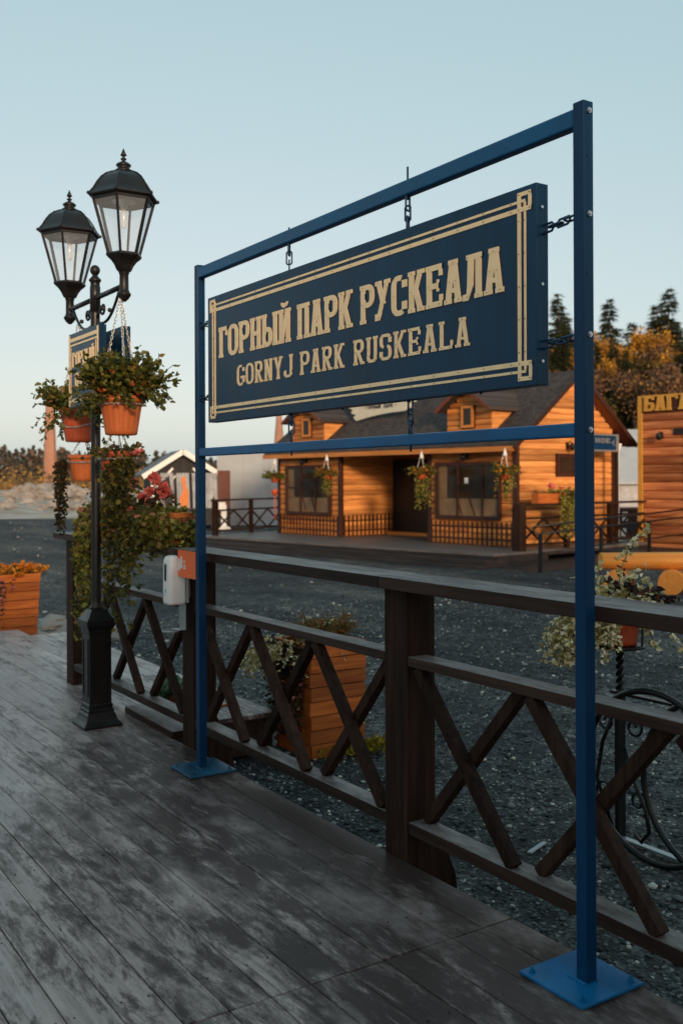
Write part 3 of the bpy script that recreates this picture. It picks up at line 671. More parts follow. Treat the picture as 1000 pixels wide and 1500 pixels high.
mb.add(V, [(i*nsx+j, i*nsx+j+1, (i+1)*nsx+j+1, (i+1)*nsx+j) for i in range(nd-1) for j in range(nsx-1)], 0.5, True)
tag(mb.build('wooded_hill', 'hill'), kind='structure')
mb = MB(); V = []; nd, nsx = 40, 90
def rub_h(dep, s, p):
    e = sm(52, 56, dep-0.5*math.sin(s*40))
    return G+0.006+e*(0.18+0.25*abs(math.sin(p.x*0.31+1)*math.sin(p.y*0.23))+0.12*math.sin(p.x*1.3)*math.sin(p.y*1.1)+0.6*sm(70, 115, dep))
for i in range(nd):
    dep = 50+(i/(nd-1))**1.5*260
    for j in range(nsx):
        s = -0.62+0.60*j/(nsx-1); p = F0*dep+R0*(s*dep); V.append((p.x, p.y, rub_h(dep-(3.5 if s > -0.2 else 0), s, p)))
mb.add(V, [(i*nsx+j, i*nsx+j+1, (i+1)*nsx+j+1, (i+1)*nsx+j) for i in range(nd-1) for j in range(nsx-1)], 0.5, True)
tag(mb.build('rubble_field', 'rubble'), kind='structure')
mb = MB()
for i in range(240):
    px = rng.uniform(-120, 345); dep = rng.uniform(57, 105); s = (px-500)/1458; x, y = polar(dep, px); r = rng.uniform(0.12, 0.5)
    mb.blob((x, y, rub_h(dep, s, Vector((x, y)))+r*0.2), r, 1, 0.3, sq=(1.3, 1, 0.6))
tag(mb.build('scattered_rocks', 'rock'), kind='stuff')
for i, (px, dep, r, lab) in enumerate(((58, 78, 1.6, 'pale boulder heap in front of the left brick chimney'), (95, 82, 1.2, 'smaller pale boulder heap right of the left brick chimney'), (322, 84, 1.4, 'pale brown rock heap left of the grey sheeted wall'))):
    mb = MB(); x, y = polar(dep, px)
    for k_ in range(9): mb.blob((rng.uniform(-1, 1)*r, rng.uniform(-1, 1)*r, rng.uniform(0, .5)*r), r*rng.uniform(0.3, 0.6), 2, 0.3, sq=(1.2, 1, 0.8))
    o = mb.build('rock_heap', 'rock'); o.location = (x, y, G+0.5); tag(o, lab, 'rock heap', 'rock heaps')
# far wood and yellow bushes beyond the rubble
def leafcloud(name, pts, size, mat, aspect=0.8, shape='quad', up=0.0):
    P = np.array(pts); D = nrg.normal(size=P.shape); D[:, 2] += up; return leaf_object(name, P, D, size*(0.6+0.8*nrg.random(len(P))), mat, None, aspect, shape)
P = []
for i in range(420):
    px = rng.uniform(-260, 470); dep = rng.uniform(230, 300); x, y = polar(dep, px); hh = rng.uniform(6.5, 10.5)*(1-0.25*sm(60, 330, px)); con = rng.random() < 0.6
    for k_ in range(95):
        t = rng.random(); rad = (1-t)*2.0+0.15 if con else 1.9*math.sin(math.pi*min(1, t*0.8+0.15)); a = rng.uniform(0, 6.28)
        P.append((x+rad*math.cos(a)*rng.random()**.5, y+rad*math.sin(a)*rng.random()**.5, G+0.4+t*hh))
tag(leafcloud('far_wood', P, 0.75, 'farwood'), kind='stuff')
P = []
for i in range(330):
    px = rng.uniform(-240, 360); dep = rng.uniform(112, 165); x, y = polar(dep, px); hh = rng.uniform(0.6, 1.6) if i % 4 else rng.uniform(1.5, 3.6)
    for k_ in range(46):
        a = rng.uniform(0, 6.28); q = rng.random()**.5*hh*0.6; P.append((x+q*math.cos(a), y+q*math.sin(a), G+0.5+rng.random()*hh))
tag(leafcloud('autumn_scrub', P, 0.34, 'farbush'), kind='stuff')
P = []
for i in range(900):
    s = rng.uniform(0.12, 0.56); dep = rng.uniform(52, 100); p = F0*dep+R0*(s*dep); z = G+hill_h(dep, s); hh = rng.uniform(0.3, 1.3)
    for k_ in range(26):
        a = rng.uniform(0, 6.28); q = rng.random()**.5*hh*0.8; P.append((p.x+q*math.cos(a), p.y+q*math.sin(a), z+rng.random()*hh))
tag(leafcloud('undergrowth', P, 0.22, 'under'), kind='stuff')

# ---------------- trees on the hill, each its own thing
def make_spruce(seed, h):   # dense drooping tiers
    g = random.Random(seed); t = thing('spruce_tree', 'tall dark spruce', 'tree')
    mb = MB(); mb.tube([(0, 0, -0.3), (0.05, 0, h*0.5), (0, 0, h*0.98)], [h*0.018, h*0.011, 0.02], 7); mb.build('trunk', 'bark', t)
    P, D = [], []; z = h*0.12
    while z < h*0.98:
        f = 1-z/h; Lr = (0.235*h*f**0.8+0.10)*g.uniform(0.75, 1.15); nb = max(5, int(16*f)+6)
        for k_ in range(nb):
            a = g.uniform(0, 6.28); l = Lr*g.uniform(0.45, 1.1); n = int(l/0.085)+2
            for i in range(n):
                u = (i+1)/n; r = l*u; P.append((r*math.cos(a)+g.gauss(0, .05), r*math.sin(a)+g.gauss(0, .05), z-0.30*r+0.10*r*r/max(l, .1)+g.gauss(0, .05)))
                D.append((math.cos(a)+g.gauss(0, .5), math.sin(a)+g.gauss(0, .5), -0.45+g.gauss(0, .2)))
        z += h*0.028*g.uniform(0.7, 1.5)
    leaf_object('crown', P, D, 0.58*(0.6+0.7*nrg.random(len(P))), 'spruce', t, 1.15, 'spray'); return t
def make_broad(seed, h, mat, nleaf, kind):
    g = random.Random(seed); t = thing(kind, 'autumn tree', 'tree'); mb = MB(); tips = []
    def grow(p, d, l, r, lev):
        q = p+d*l; m = p+d*l*0.5+Vector((g.gauss(0, .05), g.gauss(0, .05), 0))*l
        mb.tube([p, m, q], [r, r*0.8, r*0.6], 5, cap=False)
        if lev >= 2:
            for u in (0.4, 0.7, 1): tips.append((p.lerp(q, u), l))
        if lev == 4: return
        for k_ in range(3 if lev < 3 else 2):
            a = g.uniform(0, 6.28); e = Vector((math.cos(a), math.sin(a), 0)); nd_ = (d*0.8+e*g.uniform(0.35, 0.75)+Vector((0, 0, .15))).normalized()
            grow(p+d*l*g.uniform(0.55, 1), nd_, l*g.uniform(0.55, 0.72), r*0.5, lev+1)
    grow(Vector((0, 0, -0.3)), Vector((g.gauss(0, .05), g.gauss(0, .05), 1)).normalized(), h*0.42, h*0.014, 0)
    mb.build('trunk', 'birch' if kind == 'birch_tree' else 'bark', t, fix=False)
    P = []
    for i in range(nleaf):
        p, l = g.choice(tips); s = 0.30*l+0.18; P.append((p.x+g.gauss(0, s), p.y+g.gauss(0, s), p.z+g.gauss(0, s)))
    P = np.array(P); leaf_object('crown', P, nrg.normal(size=P.shape), 0.19*(0.5+nrg.random(len(P))), mat, t, 0.8, 'quad'); return t
spr = [make_spruce(1, 11.7), make_spruce(2, 10.2), make_spruce(3, 9.4)]
brd = [make_broad(11, 8.5, 'autumn', 2600, 'birch_tree'), make_broad(12, 7.5, 'bare', 2000, 'broadleaf_tree'), make_broad(13, 8.5, 'bare', 1300, 'birch_tree'), make_broad(14, 6.0, 'under', 1800, 'broadleaf_tree')]
used = set()
def plant(proto, px, dep, label, sc=1.0, group='trees on the hillside'):
    s = (px-500)/1458; x, y = polar(dep, px); loc = (x, y, G+hill_h(dep, s)-0.05); rz = rng.uniform(0, 6.28)
    if proto.name in used: o = dup(proto, loc, rz, label, sc)
    else: used.add(proto.name); o = proto; o.location = loc; o.rotation_euler = (0, 0, rz); o['label'] = label; o.scale = (sc,)*3
    o['group'] = group
for px, dep, k_, sc, lab in ((819, 96, 0, 1.02, 'lone spruce in the gap between the blue board and the blue post'), (830, 93, 2, 0.9, 'shorter spruce just behind the one in the gap by the blue post'),
        (893, 98, 0, 1.06, 'pointed spruce first to the right of the blue post'), (905, 97, 2, 0.7, 'low spruce at the right foot of the pointed one'), (925, 100, 1, 1.02, 'thin gappy spruce between the two fuller ones'), (921, 102, 2, 0.8, 'small spruce behind the thin gappy one'),
        (962, 96, 1, 1.12, 'broad dark spruce left of the tallest'), (979, 97, 0, 1.14, 'tallest spruce near the right edge of the picture'), (990, 99, 1, 1.02, 'spruce right of the tallest'), (1040, 96, 0, 0.95, 'spruce beyond the right edge'), (846, 104, 1, 0.8, 'spruce hidden by the blue post')):
    plant(spr[k_], px, dep, lab, sc, 'spruces along the hilltop')
r2_ = random.Random(5)
for i in range(26):
    dep = r2_.uniform(74, 97); plant(spr[r2_.randint(1, 2)], r2_.uniform(700, 1120), dep, 'dark spruce among the autumn trees on the slope behind the cabins', r2_.uniform(0.55, 0.80), 'spruces among the autumn trees')
kinds = ['golden leaved birch standing on the hillside behind the cabins', 'bare brown tree standing on the hillside behind the cabins', 'pale trunked bare birch on the hillside behind the cabins', 'small olive brown tree low on the hillside behind the cabins']
for i in range(96):
    px = rng.uniform(640, 1130); dep = rng.uniform(66, 100); u = (dep-66)/34
    k_ = rng.choices([0, 1, 2, 3], [0.15+1.1*u, 0.7, 0.6, 0.5*(1-u)])[0]
    plant(brd[k_], px, dep, kinds[k_], rng.uniform(0.60, 0.86)+(0.12 if k_ == 0 and dep > 85 else 0), 'autumn trees on the hillside: ' + kinds[k_].split(' ')[0])

# ================================================================== SIGN FRAME AND BOARD
sf = thing('sign_frame', 'tall blue square tube frame standing on the boardwalk, carrying the chained name board', 'sign frame', (2.37, 3.63, 0))
def L3(x, y, z): return (x-2.37, y-3.63, z)
XF, XB2 = 2.347, 2.392
for y0, y1 in ((2.195, 2.240), (5.025, 5.070)):
    mb = MB(); a, b = L3(XF, y0, 0.012), L3(XB2, y1, 2.792); mb.box(a[0], b[0], a[1], b[1], a[2], b[2], 0.5)
    p = mb.build('post', 'blue', sf, 0.003)
    mb = MB()
    for z in (2.76, 2.435, 2.055, 1.755):
        c = L3(2.370, y0, z); mb.tube([c, (c[0], c[1]-0.006, c[2])], 0.0095, 6, smooth=False); mb.tube([(c[0], c[1]-0.006, c[2]), (c[0], c[1]-0.011, c[2])], 0.005, 8)
    if y0 < 3: mb.build('bolt', 'steel', p)
    mb = MB()
    for z in (2.62, 2.25):
        c = L3(2.368, y0, z); mb.tube([c, (c[0], c[1]-0.002, c[2])], 0.005, 8)
    if y0 < 3: mb.build('plugged_hole', 'chain_blue', p)
mb = MB(); a, b = L3(2.349, 2.2405, 2.716), L3(2.390, 5.0245, 2.776); mb.box(a[0], b[0], a[1], b[1], a[2], b[2], 0.5); mb.build('top_bar', 'blue_bar', sf, 0.006)
mb = MB(); a, b = L3(2.349, 2.2405, 1.733), L3(2.390, 5.0245, 1.778); mb.box(a[0], b[0], a[1], b[1], a[2], b[2], 0.5); mb.build('cross_bar', 'blue_cross', sf, 0.006)
MT['blue_plate_worn'] = paint('blue_enamel_plate_worn', (0.012, 0.075, 0.14), 0.42, 0, 0.4, 6.0, 0.1, spec=0.3, chips=(0.16, 0.20, 0.22))
for y, m in ((2.245, 'blue_plate'), (5.035, 'blue_plate_worn')):
    mb = MB(); a, b = L3(2.236, y-0.137, 0.002), L3(2.510, y+0.137, 0.012); mb.box(a[0], b[0], a[1], b[1], a[2], b[2], 0.5); p = mb.build('base_plate', m, sf, 0.002)
    mb = MB()
    for i, j in ((-1, -1), (-1, 1), (1, -1), (1, 1)):
        c = L3(2.373+i*0.108, y+j*0.108, 0.012); mb.lathe([(0.012, 0), (0.012, 0.003), (0.008, 0.003), (0.008, 0.011), (0.004, 0.011), (0.004, 0.018)], 8, c, smooth=False)
    mb.build('bolt', m, p)
    mb = MB(); a, b = L3(2.340, y-0.050, 0.012), L3(2.400, y+0.028+0.004, 0.017); mb.box(a[0], b[0], a[1], b[1], a[2], b[2]); mb.build('weld_bead', m, p, 0.003)
# the hanging board
BX, BY0, BY1, BZ0, BZ1 = 2.335, 2.392, 4.872, 1.911, 2.579
bd = thing('name_board', 'wide navy blue name board with gold border and gold lettering, hung in the frame', 'sign', (2.36, 3.63, 2.25))
o3 = Vector((2.36, 3.63, 2.25))
mb = MB(); mb.box(BX-o3.x, BX+0.055-o3.x, BY0-o3.y, BY1-o3.y, BZ0-o3.z, BZ1-o3.z, 0.5); mb.build('panel', 'board', bd, 0.002)
fb = lambda u, v, d: (BX-d-o3.x, -u-o3.y, v-o3.z)
mb = MB()                                               # gold double border with keyed corners
ay0, ay1, az0, az1 = -BY1+0.030, -BY0-0.020, BZ0+0.018, BZ1-0.018
def strip(x0, x1, y0, y1, d=0.003): mb.prism([(x0, y0), (x1, y0), (x1, y1), (x0, y1)], fb, 0.0005, d, 0.5)
q = 0.066; t1, t2 = 0.014, 0.010
for sx, cx in ((1, ay0), (-1, ay1)):
    for sz, cz in ((1, az0), (-1, az1)):
        X = lambda a: cx+sx*a; Z = lambda a: cz+sz*a
        strip(*sorted((X(0), X(q))), *sorted((Z(0), Z(t1)))); strip(*sorted((X(0), X(t1))), *sorted((Z(0), Z(q))), 0.0032)
        strip(*sorted((X(q-0.016), X(q))), *sorted((Z(0), Z(q))), 0.0034); strip(*sorted((X(0), X(q))), *sorted((Z(q-0.016), Z(q))), 0.0036)
        strip(*sorted((X(q-0.040), X(q))), *sorted((Z(q-0.040), Z(q-0.031))), 0.0038); strip(*sorted((X(q-0.040), X(q-0.031))), *sorted((Z(q-0.040), Z(q))), 0.0040)
for (z0, z1) in ((az0+q-0.016, az0+q), (az1-q, az1-q+0.016)): strip(ay0+q, ay1-q, z0, z1)
for (z0, z1) in ((az0+q-0.040, az0+q-0.031), (az1-q+0.031, az1-q+0.040)): strip(ay0+q, ay1-q, z0, z1)
for (x0, x1) in ((ay0+q-0.016, ay0+q), (ay1-q, ay1-q+0.016)): strip(x0, x1, az0+q, az1-q)
for (x0, x1) in ((ay0+q-0.040, ay0+q-0.031), (ay1-q+0.031, ay1-q+0.040)): strip(x0, x1, az0+q, az1-q)
bo = mb.build('border', 'gold', bd)
dots = MB()
def dot(u, v, d=0.0030, r=0.0022): dots.prism([(u+r*math.cos(a), v+r*math.sin(a)) for a in [k_*math.pi/3 for k_ in range(6)]], fb, d, d+0.0012, 0.5)
for i in range(17):
    u = ay0+q+0.03+i*(ay1-ay0-2*q-0.06)/16
    for z in (az0+q-0.008, az0+q-0.0355, az1-q+0.008, az1-q+0.0355): dot(u, z, 0.0041)
for i in range(5):
    z = az0+q+0.03+i*(az1-az0-2*q-0.06)/4
    for u in (ay0+q-0.008, ay0+q-0.0355, ay1-q+0.008, ay1-q+0.0355): dot(u, z, 0.0041)
for cx, sx in ((ay0, 1), (ay1, -1)):
    for cz, sz in ((az0, 1), (az1, -1)):
        for a, b in ((.007, .007), (.007, q-.008), (q-.008, .007), (q-.008, q-.008)): dot(cx+sx*a, cz+sz*b, 0.0041)
tag(dots.build('screw_heads', 'screw', bo), kind='stuff')
kw = dict(t=0.305, h=0.135, o=0.055, st=0.105, gap=0.085)
def bword(*a, **k):
    mb = MB(); dots = MB(); word(mb, *a, dots=dots, **k); l_ = mb.build('lettering', 'gold', bd); dots.build('screws', 'screw', l_)
bword('ГОРНЫЙ', -4.735, -3.990, 2.243, 2.402, fb, 0.0038, wide={'Ы': 1.38, 'Г': 0.86}, **kw)
bword('ПАРК', -3.930, -3.475, 2.243, 2.402, fb, 0.0038, **kw)
bword('РУСКЕАЛА', -3.418, -2.545, 2.243, 2.402, fb, 0.0038, **kw)
kw = dict(t=0.235, h=0.115, o=0.075, st=0.10, gap=0.20)
bword('GORNYJ', -4.530, -3.972, 2.079, 2.184, fb, 0.0038, **kw)
bword('PARK', -3.905, -3.540, 2.079, 2.184, fb, 0.0038, **kw)
bword('RUSKEALA', -3.468, -2.725, 2.079, 2.184, fb, 0.0038, **kw)
mb = MB()
for z in (2.50, 2.245, 1.99):
    c = (2.36-o3.x, BY0-o3.y, z-o3.z); mb.lathe([(0.0, 0.0), (0.006, 0), (0.005, 0.004), (0, 0.005)], 8, (0, 0, 0)) if False else mb.tube([c, (c[0], c[1]-0.005, c[2])], 0.0055, 6)
mb.build('edge_bolts', 'steel', bd)
mb = MB()
for y in (3.13, 3.12, 4.05, 4.04, 3.6, 2.7): mb.tube([(2.362-o3.x, y-o3.y, BZ0-o3.z+0.001), (2.362-o3.x, y-o3.y, BZ0-o3.z-0.008)], 0.005, 6)
mb.build('lower_bolts', 'chain_blue', bd)
def sign_chain(p, q, lab, extra=None, tw=0.0):
    mb = MB(); chain(mb, p, q, 0.040, 0.0042, 0.0150, ln=0.058, twist0=tw)
    if extra: mb.tube(extra, 0.0045, 6)
    tag(mb.build('chain', 'chain_blue'), lab, 'chain', 'short chains holding the name board')
sign_chain((2.365, 4.055, 2.708), (2.365, 4.055, 2.584), 'upper chain nearer the far post, above the name board', [(2.365, 4.055, 2.70), (2.365, 4.055, 2.79)])
sign_chain((2.365, 3.130, 2.708), (2.365, 3.130, 2.584), 'upper chain nearer the near post, above the name board', [(2.365, 3.13, 2.70), (2.365, 3.13, 2.83)], 0.4)
sign_chain((2.365, 4.040, 1.906), (2.365, 4.040, 1.784), 'lower chain nearer the far post, under the name board', [(2.365, 4.04, 1.79), (2.365, 4.04, 1.715)])
sign_chain((2.365, 3.118, 1.906), (2.365, 3.118, 1.784), 'lower chain nearer the near post, under the name board', [(2.365, 3.118, 1.79), (2.365, 3.118, 1.71)], 0.5)
sign_chain((2.365, 2.390, 2.425), (2.365, 2.242, 2.436), 'upper chain between the board edge and the near post', None, 0.7)
sign_chain((2.365, 2.390, 2.044), (2.365, 2.242, 2.052), 'lower chain between the board edge and the near post', None, 0.4)
sign_chain((2.365, 4.874, 2.452), (2.365, 5.023, 2.458), 'upper chain between the board edge and the far post', None, 0.5)
sign_chain((2.365, 4.874, 2.050), (2.365, 5.023, 2.056), 'lower chain between the board edge and the far post', None, 0.9)

# ================================================================== RAILING
fn_ = thing('wooden_railing', 'dark brown stained timber railing with crossed braces along the boardwalk edge', 'railing', (2.575, 4.5, 0))
fo = Vector((2.575, 4.5, 0))
def fbox(mb, x0, x1, y0, y1, z0, z1): mb.box(x0-fo.x, x1-fo.x, y0-fo.y, y1-fo.y, z0, z1)
posts = [1.28, 3.42, 5.53, 7.76]; PW = 0.08
for y in posts:
    mb = MB(); fbox(mb, 2.508, 2.658, y-PW, y+PW, G-0.05, 1.143); mb.build('post', 'fence', fn_, 0.004)
    mb = MB(); a = [(2.661, 0.20), (2.661, G-0.05), (2.80, G-0.05), (2.78, -0.12), (2.69, 0.10)]
    mb.prism(a, lambda u, v, d: (u-fo.x, d-fo.y, v), y-PW+0.01, y+PW-0.01); mb.build('buttress', 'fence', fn_, 0.004)
ends = [(-0.9, 1.28), (1.28, 3.42), (3.42, 5.53), (5.53, 7.90)]
for y0, y1 in ends:
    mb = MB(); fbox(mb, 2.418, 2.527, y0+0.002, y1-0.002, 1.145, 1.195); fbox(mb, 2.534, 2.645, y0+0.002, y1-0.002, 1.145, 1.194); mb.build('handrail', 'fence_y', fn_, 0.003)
bays = [(-0.9, 1.28), (1.28, 3.42), (3.42, 5.53), (5.53, 7.76)]
for y0, y1 in bays:
    a, b = y0+PW+0.001, y1-PW-0.001
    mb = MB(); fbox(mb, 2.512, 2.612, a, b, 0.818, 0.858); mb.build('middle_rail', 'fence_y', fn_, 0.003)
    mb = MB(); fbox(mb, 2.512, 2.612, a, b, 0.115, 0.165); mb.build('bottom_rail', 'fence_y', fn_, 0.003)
    n = 3; w = (b-a)/n
    for i in range(n):
        s0, s1 = a+i*w, a+(i+1)*w; z0, z1 = 0.168, 0.815
        mb = MB(); mb.bar((2.538-fo.x, s1-0.045, z1), (2.538-fo.x, s0+0.045, z0), 0.045, 0.048, (1, 0, 0))
        mb.v = [(x, yy-fo.y, z) for x, yy, z in mb.v]; mb.build('brace', 'fence', fn_, 0.003)
        mb = MB(); mb.bar((2.586-fo.x, s0+0.045, z1), (2.586-fo.x, s1-0.045, z0), 0.045, 0.048, (1, 0, 0))
        mb.v = [(x, yy-fo.y, z) for x, yy, z in mb.v]; mb.build('brace', 'fence', fn_, 0.003)
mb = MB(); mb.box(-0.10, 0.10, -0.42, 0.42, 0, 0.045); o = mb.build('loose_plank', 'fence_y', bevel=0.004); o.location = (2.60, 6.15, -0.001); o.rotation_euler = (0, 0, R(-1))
tag(o, 'loose dark plank lying at the foot of the railing beside the lamp pedestal', 'plank')

# hand sanitiser dispenser and notice
dp = thing('soap_dispenser', 'white hand gel dispenser with a drip tray fixed to the railing post', 'dispenser', (2.42, 5.515, 0.7))
mb = MB(); prof = rr(-0.062, -0.055, 0.062, 0.055, 0.030, 5)
lv = [(0.94, 0.165), (1.0, 0.18), (1.0, 0.30), (0.98, 0.38), (0.93, 0.425), (0.80, 0.448), (0.5, 0.455)]
V = []; n = len(prof)
for s_, z in lv: V += [(b*s_-0.005, a*s_, z) for a, b in prof]
mb.add(V, [(i*n+j, i*n+(j+1) % n, (i+1)*n+(j+1) % n, (i+1)*n+j) for i in range(len(lv)-1) for j in range(n)]+[tuple(range(n))[::-1], tuple((len(lv)-1)*n+j for j in range(n))], 0.5, True)
mb.build('body', 'white_plastic', dp)
mb = MB(); mb.prism([(0.0+0.012*math.cos(R(a))*1.0, 0.355+(0.038 if math.sin(R(a)) > 0 else -0.038)+0.013*math.sin(R(a))) for a in range(0, 360, 20)], lambda u, v, d: (-0.0605-d, u+0.0, v), 0, 0.003); mb.build('sensor_window', 'black', dp)
mb = MB(); mb.prism([(0.006, 0.255), (-0.006, 0.255), (-0.004, 0.240), (0, 0.234), (0.004, 0.240)], lambda u, v, d: (-0.0605-d, u, v), 0, 0.002); mb.build('drop_mark', 'teal', dp)
mb = MB(); mb.box(0.050, 0.070, -0.045, 0.045, 0.17, 0.40); mb.box(0.070, 0.088, -0.03, 0.03, 0.2, 0.36); mb.build('back_plate', 'grey_metal', dp, 0.002)
mb = MB(); mb.box(0.044, 0.049, -0.05, 0.045, 0.012, 0.163); mb.box(-0.005, 0.044, -0.05, 0.045, 0.010, 0.013); mb.build('bracket', 'grey_metal', dp, 0.001)
mb = MB(); mb.lathe([(0.048, 0), (0.052, 0.004), (0.052, 0.010), (0.045, 0.010), (0.044, 0.005)], 20, (-0.03, 0, 0.0)); mb.build('drip_tray', 'grey_metal', dp)
nt = thing('notice', 'orange notice with white hand icons fixed to the railing beside the dispenser', 'notice', (2.414, 5.32, 1.11))
mb = MB(); mb.box(-0.003, 0.0, -0.14, 0.13, -0.075, 0.082); mb.build('sheet', 'orange_sheet', nt)
mb = MB(); fq = lambda u, v, d: (-0.003-d, -u, v)
for dx, dy, s_ in ((-0.112, -0.004, 1.0), (-0.080, 0.010, 1.0)):
    mb.prism([(dx-0.011, dy-0.035), (dx+0.011, dy-0.035), (dx+0.013, dy+0.005), (dx+0.008, dy+0.02), (dx-0.010, dy+0.018), (dx-0.013, dy)], fq, 0.0004, 0.0012)
    for k_ in range(3): mb.prism([(dx-0.009+k_*0.007, dy+0.015), (dx-0.004+k_*0.007, dy+0.015), (dx-0.003+k_*0.007, dy+0.035), (dx-0.008+k_*0.007, dy+0.035)], fq, 0.0004, 0.0014)
word(mb, 'ОБ', -0.052, -0.030, 0.010, 0.026, fq, 0.001, t=0.25, h=0.2, o=0, st=0.0, gap=0.2)
word(mb, 'ОБ', -0.052, -0.018, -0.026, -0.002, fq, 0.001, t=0.28, h=0.2, o=0, st=0.0, gap=0.2)
mb.build('icons', 'white', nt)

# ================================================================== LAMP POST
LX, LY = 2.235, 6.36
lp = thing('street_lamp', 'black cast iron lamp post with two hexagonal lanterns on a cross arm, by the railing', 'street lamp', (LX, LY, 0))
def sqprof(mb, prof, rnd=None):
    """square section column, half widths at heights"""
    V = []
    for w_, z in prof: V += [(-w_, -w_, z), (w_, -w_, z), (w_, w_, z), (-w_, w_, z)]
    n = len(prof); mb.add(V, [(i*4+j, i*4+(j+1) % 4, (i+1)*4+(j+1) % 4, (i+1)*4+j) for i in range(n-1) for j in range(4)]+[(3, 2, 1, 0), tuple(4*(n-1)+j for j in range(4))], 0.5)
mb = MB(); sqprof(mb, [(0.128, 0.001), (0.128, 0.016), (0.122, 0.022), (0.106, 0.040), (0.098, 0.062), (0.094, 0.080), (0.086, 0.092), (0.086, 0.108), (0.080, 0.116), (0.080, 0.142), (0.074, 0.150), (0.074, 0.600), (0.080, 0.612), (0.080, 0.628), (0.090, 0.648), (0.096, 0.662), (0.096, 0.690), (0.090, 0.698), (0.074, 0.716), (0.062, 0.742), (0.050, 0.758), (0.030, 0.764)])
ped = mb.build('pedestal', 'iron', lp, 0.003)
mb = MB()
for rot in range(4):
    a = R(90*rot); c, s = math.cos(a), math.sin(a)
    for x0, x1, z0, z1 in ((-0.050, 0.050, 0.195, 0.203), (-0.050, 0.050, 0.562, 0.570), (-0.050, -0.043, 0.204, 0.561), (0.043, 0.050, 0.204, 0.561)):
        pts = [(x0, -0.079, z0), (x1, -0.079, z0), (x1, -0.0745, z0), (x0, -0.0745, z0), (x0, -0.079, z1), (x1, -0.079, z1), (x1, -0.0745, z1), (x0, -0.0745, z1)]
        mb.add([(x*c-y*s, x*s+y*c, z) for x, y, z in pts], [(0,3,2,1),(4,5,6,7),(0,1,5,4),(1,2,6,5),(2,3,7,6),(3,0,4,7)], 0.5)
mb.build('panel_moulding', 'iron', ped)
mb = MB(); mb.lathe([(0.046, 0.76), (0.040, 0.775), (0.0335, 0.79), (0.0315, 0.82), (0.0305, 2.70), (0.0305, 2.72), (0.034, 2.722), (0.034, 2.875), (0.031, 2.88), (0.031, 2.905), (0.040, 2.915), (0.040, 2.924), (0.027, 2.938), (0.018, 2.948), (0.018, 2.955)], 20); mb.build('pole', 'iron', lp)
mb = MB(); mb.lathe([(0.016*0+0.033*math.sin(R(a)), 2.985-0.035*math.cos(R(a))) for a in range(20, 181, 16)], 16); mb.build('ball_finial', 'iron', lp)
AZ = 2.80
for sy in (-1, 1):
    mb = MB(); mb.tube([(0, sy*0.033, AZ), (0, sy*0.52, AZ)], 0.0165, 12)
    mb.tube([(0, sy*0.033, AZ), (0, sy*0.045, AZ)], 0.023, 12); mb.build('arm', 'iron', lp)
    mb = MB(); pts = []
    for k_ in range(17):
        t = k_/16; pts.append((0, sy*(0.040+0.40*t**0.9), AZ-0.175+0.15*t*t-0.035*math.sin(math.pi*t*1.0)+0.01))
    mb.tube(pts, 0.0095, 8)
    sp = [(0, sy*(0.145+0.048*(1-k_/22)*math.cos(k_*0.42+2.6)), AZ-0.085+0.048*(1-k_/22)*math.sin(k_*0.42+2.6)) for k_ in range(20)]
    mb.tube(sp, 0.008, 8); mb.tube([(0, sy*0.10, AZ-0.085), (0, sy*0.04, AZ-0.13)], 0.008, 8); mb.lathe([(0, -.018), (.016, -.01), (.018, 0), (.016, .01), (0, .018)], 10, (0, sy*0.145, AZ-0.085)); mb.lathe([(0, -.016), (.014, -.008), (.014, .008), (0, .016)], 10, (0, sy*0.27, AZ-0.115))
    mb.build('scroll_bracket', 'iron', lp)
